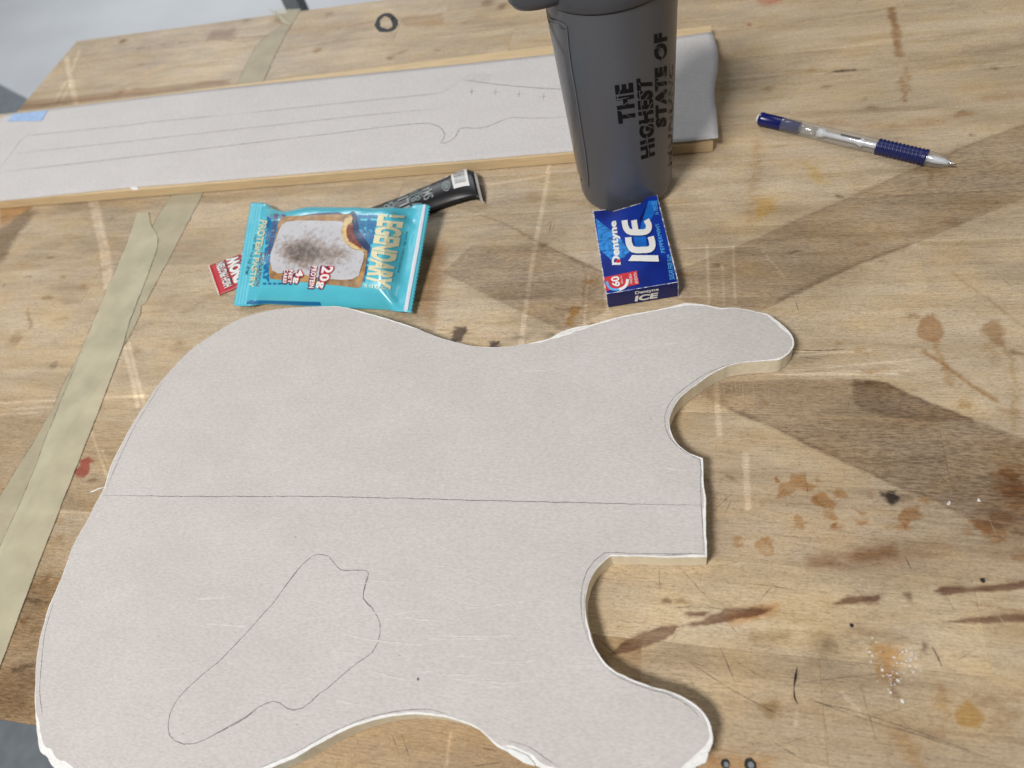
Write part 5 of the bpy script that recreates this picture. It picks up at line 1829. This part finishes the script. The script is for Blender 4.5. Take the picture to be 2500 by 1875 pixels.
def hit_pouch(px, py, out=0.0003):
    d = (_PX[..., 0] - px) ** 2 + (_PX[..., 1] - py) ** 2
    i, j = np.unravel_index(np.argmin(d), d.shape)
    i = min(max(i, 1), 119)
    j = min(max(j, 1), 79)
    c = _PX[i, j]
    du = (_PX[i + 1, j] - _PX[i - 1, j]) / 2
    dv_ = (_PX[i, j + 1] - _PX[i, j - 1]) / 2
    J = np.array([[du[0], dv_[0]], [du[1], dv_[1]]])
    try:
        s = np.linalg.solve(J, np.array([px - c[0], py - c[1]]))
    except Exception:
        s = np.zeros(2)
    s = np.clip(s, -1.2, 1.2)
    u, v = (i + s[0]) / 120, (j + s[1]) / 80
    u, v = min(max(u, 0), 1), min(max(v, 0), 1)
    return pouch_pt(u, v, out)


def hp(h):
    return lambda x, y: hit_pouch(x, y, h)


def pp(name, pts, h, m, cut=(8, 8)):
    return px_poly(name, wq(*pts), hp(h), m, pouch, cut)


def pt(s, quad, h, m, off=0.02, cut=(14, 4), sp=1.0):
    return quad_text("lettering", s, wq(*quad), hp(h), m, pouch, off, cut, sp)


# repeated blue wordmark behind the pastry
for (xa, xb, ya, yb, xc, xd) in ((1470, 1562, 275, 880, 1352, 1440), (1378, 1466, 275, 880, 1262, 1348)):
    pt("LEGENDARY", ((xa, ya), (xc, yb), (xd, yb + 5), (xb, ya + 5)), 0.00028, M['teal_blue'], 0.085, (14, 3))
pt("LEGENDARY", ((560, 290), (520, 885), (575, 890), (690, 275)), 0.00028, M['teal_blue'], 0.085, (14, 3))
for xs0 in (524, 570, 615, 660, 710):
    pp("blue_tick", ((xs0, 886), (xs0 + 30, 886), (xs0 + 28, 906), (xs0 - 2, 906)), 0.00028, M['teal_blue'], (1, 1))
pp("pastry_shadow", ((690, 270), (820, 292), (1000, 262), (1345, 246), (1370, 280), (1390, 420), (1490, 560), (1480, 620), (1400, 640), (1250, 380), (1300, 300), (700, 330)), 0.00040, M['navy'], (20, 16))
crust = [(690, 298), (760, 290), (900, 284), (1100, 278), (1260, 272), (1318, 276), (1334, 300), (1330, 345), (1334, 380), (1340, 440), (1372, 510), (1420, 570), (1466, 606),
         (1460, 680), (1445, 780), (1425, 880), (1408, 925), (1370, 938), (1280, 925), (1100, 905), (900, 885), (740, 870), (620, 860), (586, 850), (580, 800), (600, 640), (640, 460), (668, 340)]
pp("pastry_crust", crust, 0.00055, M['crust'], (30, 24))
pp("pastry_filling", ((1330, 372), (1300, 372), (1282, 400), (1280, 460), (1300, 515), (1350, 545), (1415, 588), (1410, 555), (1372, 510), (1342, 445), (1335, 395)), 0.00072, M['filling'], (10, 10))
pp("pastry_crumb", ((1318, 290), (1334, 310), (1328, 352), (1298, 366), (1284, 384), (1278, 430), (1284, 480), (1302, 520), (1340, 548), (1420, 592), (1462, 612), (1400, 614), (1320, 572), (1262, 530), (1228, 470), (1240, 380), (1262, 320)), 0.00085, M['crumb'], (12, 14))
ice = [(700, 372), (740, 345), (850, 332), (1000, 336), (1180, 338), (1244, 346), (1252, 372), (1232, 420), (1240, 480), (1262, 530), (1300, 565), (1360, 600), (1420, 608), (1440, 630), (1430, 700), (1405, 770), (1390, 830), (1330, 862),
       (1230, 868), (1080, 858), (960, 836), (860, 812), (740, 808), (660, 808), (612, 780), (592, 700), (600, 620), (640, 520), (672, 420)]
V, Fc = poly_data(wq(*ice), (34, 26))
o = mesh("pastry_icing", [hit_pouch(v[0], v[1], 0.00100) for v in V], Fc, M['icing'], pouch)
at = o.data.attributes.new("dust", 'FLOAT', 'POINT')
blobs = [(1000, 600, 280, 0.50), (820, 650, 115, 0.7), (900, 640, 90, 0.9), (960, 560, 80, 0.6), (1160, 640, 110, 0.8), (760, 600, 80, 0.65), (1050, 640, 80, 0.5), (720, 500, 60, 0.3), (860, 560, 80, 0.5), (1250, 610, 70, 0.35), (900, 720, 80, 0.35)]
for i, v in enumerate(V):
    x, y = (v[0] - 500) * 3.6867, (v[1] - 450) * 3.6867
    s = sum(a * math.exp(-((x - bx) ** 2 + (1.3 * (y - by)) ** 2) / (2 * r * r) * 1.4) for bx, by, r, a in blobs)
    at.data[i].value = min(1.0, s * 0.50)
pt("LEGENDARY", ((1562, 272), (1448, 890), (1672, 948), (1806, 288)), 0.00062, M['cream'], 0.048, (18, 4), 0.98)
pt("FOODS", ((1672, 958), (1440, 930), (1444, 905), (1680, 926)), 0.00066, M['cream'], 0.02, (4, 1), 1.5)
pt("PROTEIN PASTRY", ((500, 325), (392, 930), (440, 935), (568, 330)), 0.00062, M['cream'], 0.035, (14, 2))
pt("BROWN SUGAR", ((628, 268), (560, 640), (595, 645), (664, 272)), 0.00066, M['maroon'], 0.0, (12, 2))
pt("CINNAMON", ((505, 615), (455, 918), (490, 922), (548, 620)), 0.00066, M['maroon'], 0.0, (8, 2))
pt("NET WT 2.2 OZ (61g)", ((448, 455), (366, 810), (392, 818), (472, 458)), 0.00062, M['ink_teal'], 0.0, (10, 1))
pt("Best By 12DEC2024", ((1815, 428), (1732, 795), (1750, 800), (1832, 432)), 0.00062, M['ink_teal'], 0.0, (10, 1))
# nutrition badges: navy drop, red outline, white letters
BADGES = (("20g", ((1035, 748), (1008, 945), (1085, 950), (1172, 755)), (3, 2)), ("PROTEIN", ((972, 748), (945, 944), (988, 946), (1020, 750)), (4, 1)),
          ("4g", ((815, 780), (797, 903), (850, 906), (914, 787)), (3, 2)), ("NET", ((768, 782), (755, 903), (785, 905), (806, 784)), (2, 1)), ("CARBS", ((724, 778), (708, 900), (742, 903), (760, 780)), (3, 1)))
for k_, (h_, m_, g_, dx_) in enumerate(((0.00130, M['navy'], 0.13, -9), (0.00148, M['red'], 0.10, 0), (0.00166, M['white'], 0.03, 0))):
    for tx, qd, ct in BADGES:
        d_ = text_data(tx, g_, ct, 1.15, g_ - 0.03)
        printed("lettering", d_, lambda x, y: hit_pouch(*bil(wq(*[(a_[0] + dx_, a_[1] - dx_ * 0.6) for a_ in qd]), x, y), h_), m_, pouch)
pp("seal_band", ((1968, 185), (1992, 185), (1975, 300), (1925, 600), (1870, 900), (1828, 1140), (1792, 1140), (1835, 900), (1890, 600), (1945, 300)), 0.0005, M['silver'], (4, 16))
pp("side_panel", ((392, 1045), (1038, 1062), (1048, 1092), (800, 1090), (500, 1084), (372, 1085)), 0.0004, M['teal_blue'], (12, 3))

# ------------------------------------------------------------------ mechanical pencil
M['clear'] = clear_plastic("clear_barrel")
M['blue_pl'] = mat("blue_plastic", (0.006, 0.010, 0.115, 1), 0.25, 0.08, 200)
M['grip'] = mat("blue_rubber_grip", (0.010, 0.016, 0.10, 1), 0.35, 0.1, 300)
M['tube'] = mat("white_lead_tube", (0.72, 0.74, 0.78, 1), 0.4, 0.05)
M['eraser'] = mat("white_eraser", (0.74, 0.72, 0.66, 1), 0.7, 0.08)
M['metal'] = mat("bright_metal", (0.65, 0.66, 0.68, 1), 0.2, 0.05, metallic=1.0)
PR = 0.0053
mp_ = thing("mechanical_pencil", "clear mechanical pencil with navy push button and ribbed navy grip", "pencil")
pa, pb = on(1849, 289, PR), on(2334, 403, PR)
pdir = (pb - pa)
PLN = np.linalg.norm(pdir)
pdir = pdir / PLN
pside = np.array([-pdir[1], pdir[0], 0])


def turned(name, prof, m, n=40, zc=PR + 0.0003, caps=True):
    """profile of (fraction along the pencil, radius)"""
    V, Fc = [], []
    for s, r in prof:
        for k in range(n):
            a = 2 * math.pi * k / n
            p = pa + pdir * PLN * s + pside * r * math.cos(a)
            V.append((p[0], p[1], zc + r * math.sin(a)))
    for i in range(len(prof) - 1):
        for k in range(n):
            Fc.append((i * n + k, (i + 1) * n + k, (i + 1) * n + (k + 1) % n, i * n + (k + 1) % n))
    if caps:
        Fc.append(tuple(range(n)))
        Fc.append(tuple((len(prof) - 1) * n + k for k in range(n - 1, -1, -1)))
    return mesh(name, V, Fc, m, mp_, True)


turned("eraser", [(0.0, 0.0026), (0.002, 0.0032), (0.02, 0.0034)], M['eraser'])
turned("push_button", [(0.012, 0.0040), (0.016, 0.0049), (0.03, 0.0052), (0.036, 0.0049), (0.14, 0.0048), (0.142, 0.0044), (0.236, 0.0042)], M['blue_pl'])
turned("inner_sleeve", [(0.237, 0.0036), (0.30, 0.0036), (0.302, 0.0030), (0.32, 0.0030)], M['clear'])
turned("barrel", [(0.140, 0.0050), (0.142, PR), (0.33, PR), (0.334, 0.0050), (0.345, PR), (0.62, 0.0052), (0.635, 0.0047), (0.86, 0.0046)], M['clear'], caps=False)
turned("lead_tube", [(0.335, 0.0034), (0.365, 0.0030), (0.372, 0.0018), (0.53, 0.0018), (0.56, 0.0034), (0.568, 0.0020), (0.64, 0.0020), (0.90, 0.0016)], M['tube'])
turned("lead", [(0.45, 0.0006), (0.55, 0.0006)], M['hole'], zc=PR + 0.0030)
gp = []
for k in range(12):
    s = 0.633 + k * 0.0182
    gp += [(s, 0.0050), (s + 0.003, 0.0056), (s + 0.011, 0.0056), (s + 0.014, 0.0050)]
gp += [(0.855, 0.0057), (0.866, 0.0057), (0.868, 0.0050)]
turned("grip", gp, M['grip'])
turned("cone", [(0.866, 0.0049), (0.90, 0.0048), (0.935, 0.0041), (0.965, 0.0026), (0.975, 0.0019)], M['clear'], caps=False)
turned("cone_core", [(0.87, 0.0026), (0.915, 0.0024), (0.94, 0.0018), (0.965, 0.0014)], M['tube'])
turned("metal_tip", [(0.966, 0.0017), (0.978, 0.0012), (0.992, 0.0007), (1.0, 0.0004)], M['metal'])

# ------------------------------------------------------------------ prints and small fittings belong to the part they sit on
def nest(root, host, names):
    h = [c for c in root.children if c.name.split('.')[0] == host][0]
    for c in list(root.children):
        if c.name.split('.')[0] in names:
            c.parent = h


nest(pouch, "film", ("lettering", "blue_tick", "pastry_shadow", "pastry_crust", "pastry_filling", "pastry_crumb", "pastry_icing"))
nest(gum, "carton", ("lettering", "ice_facet", "wordmark", "badge", "dial_arc", "dot"))
nest(cup, "cup_body", ("lettering", "print_scratches", "worn_spot", "side_window", "window_rim", "window_groove"))
nest(cup, "lid", ("flip_cap", "seam_groove"))
nest(tmpl, "paper_face", ("pencil_line", "pen_dot", "paper_creases", "torn_fibres"))
nest(neck, "paper_sheet", ("pencil_line", "graphite_smudge", "torn_fibres"))
nest(mp_, "push_button", ("eraser",))
nest(mp_, "cone", ("cone_core", "metal_tip"))
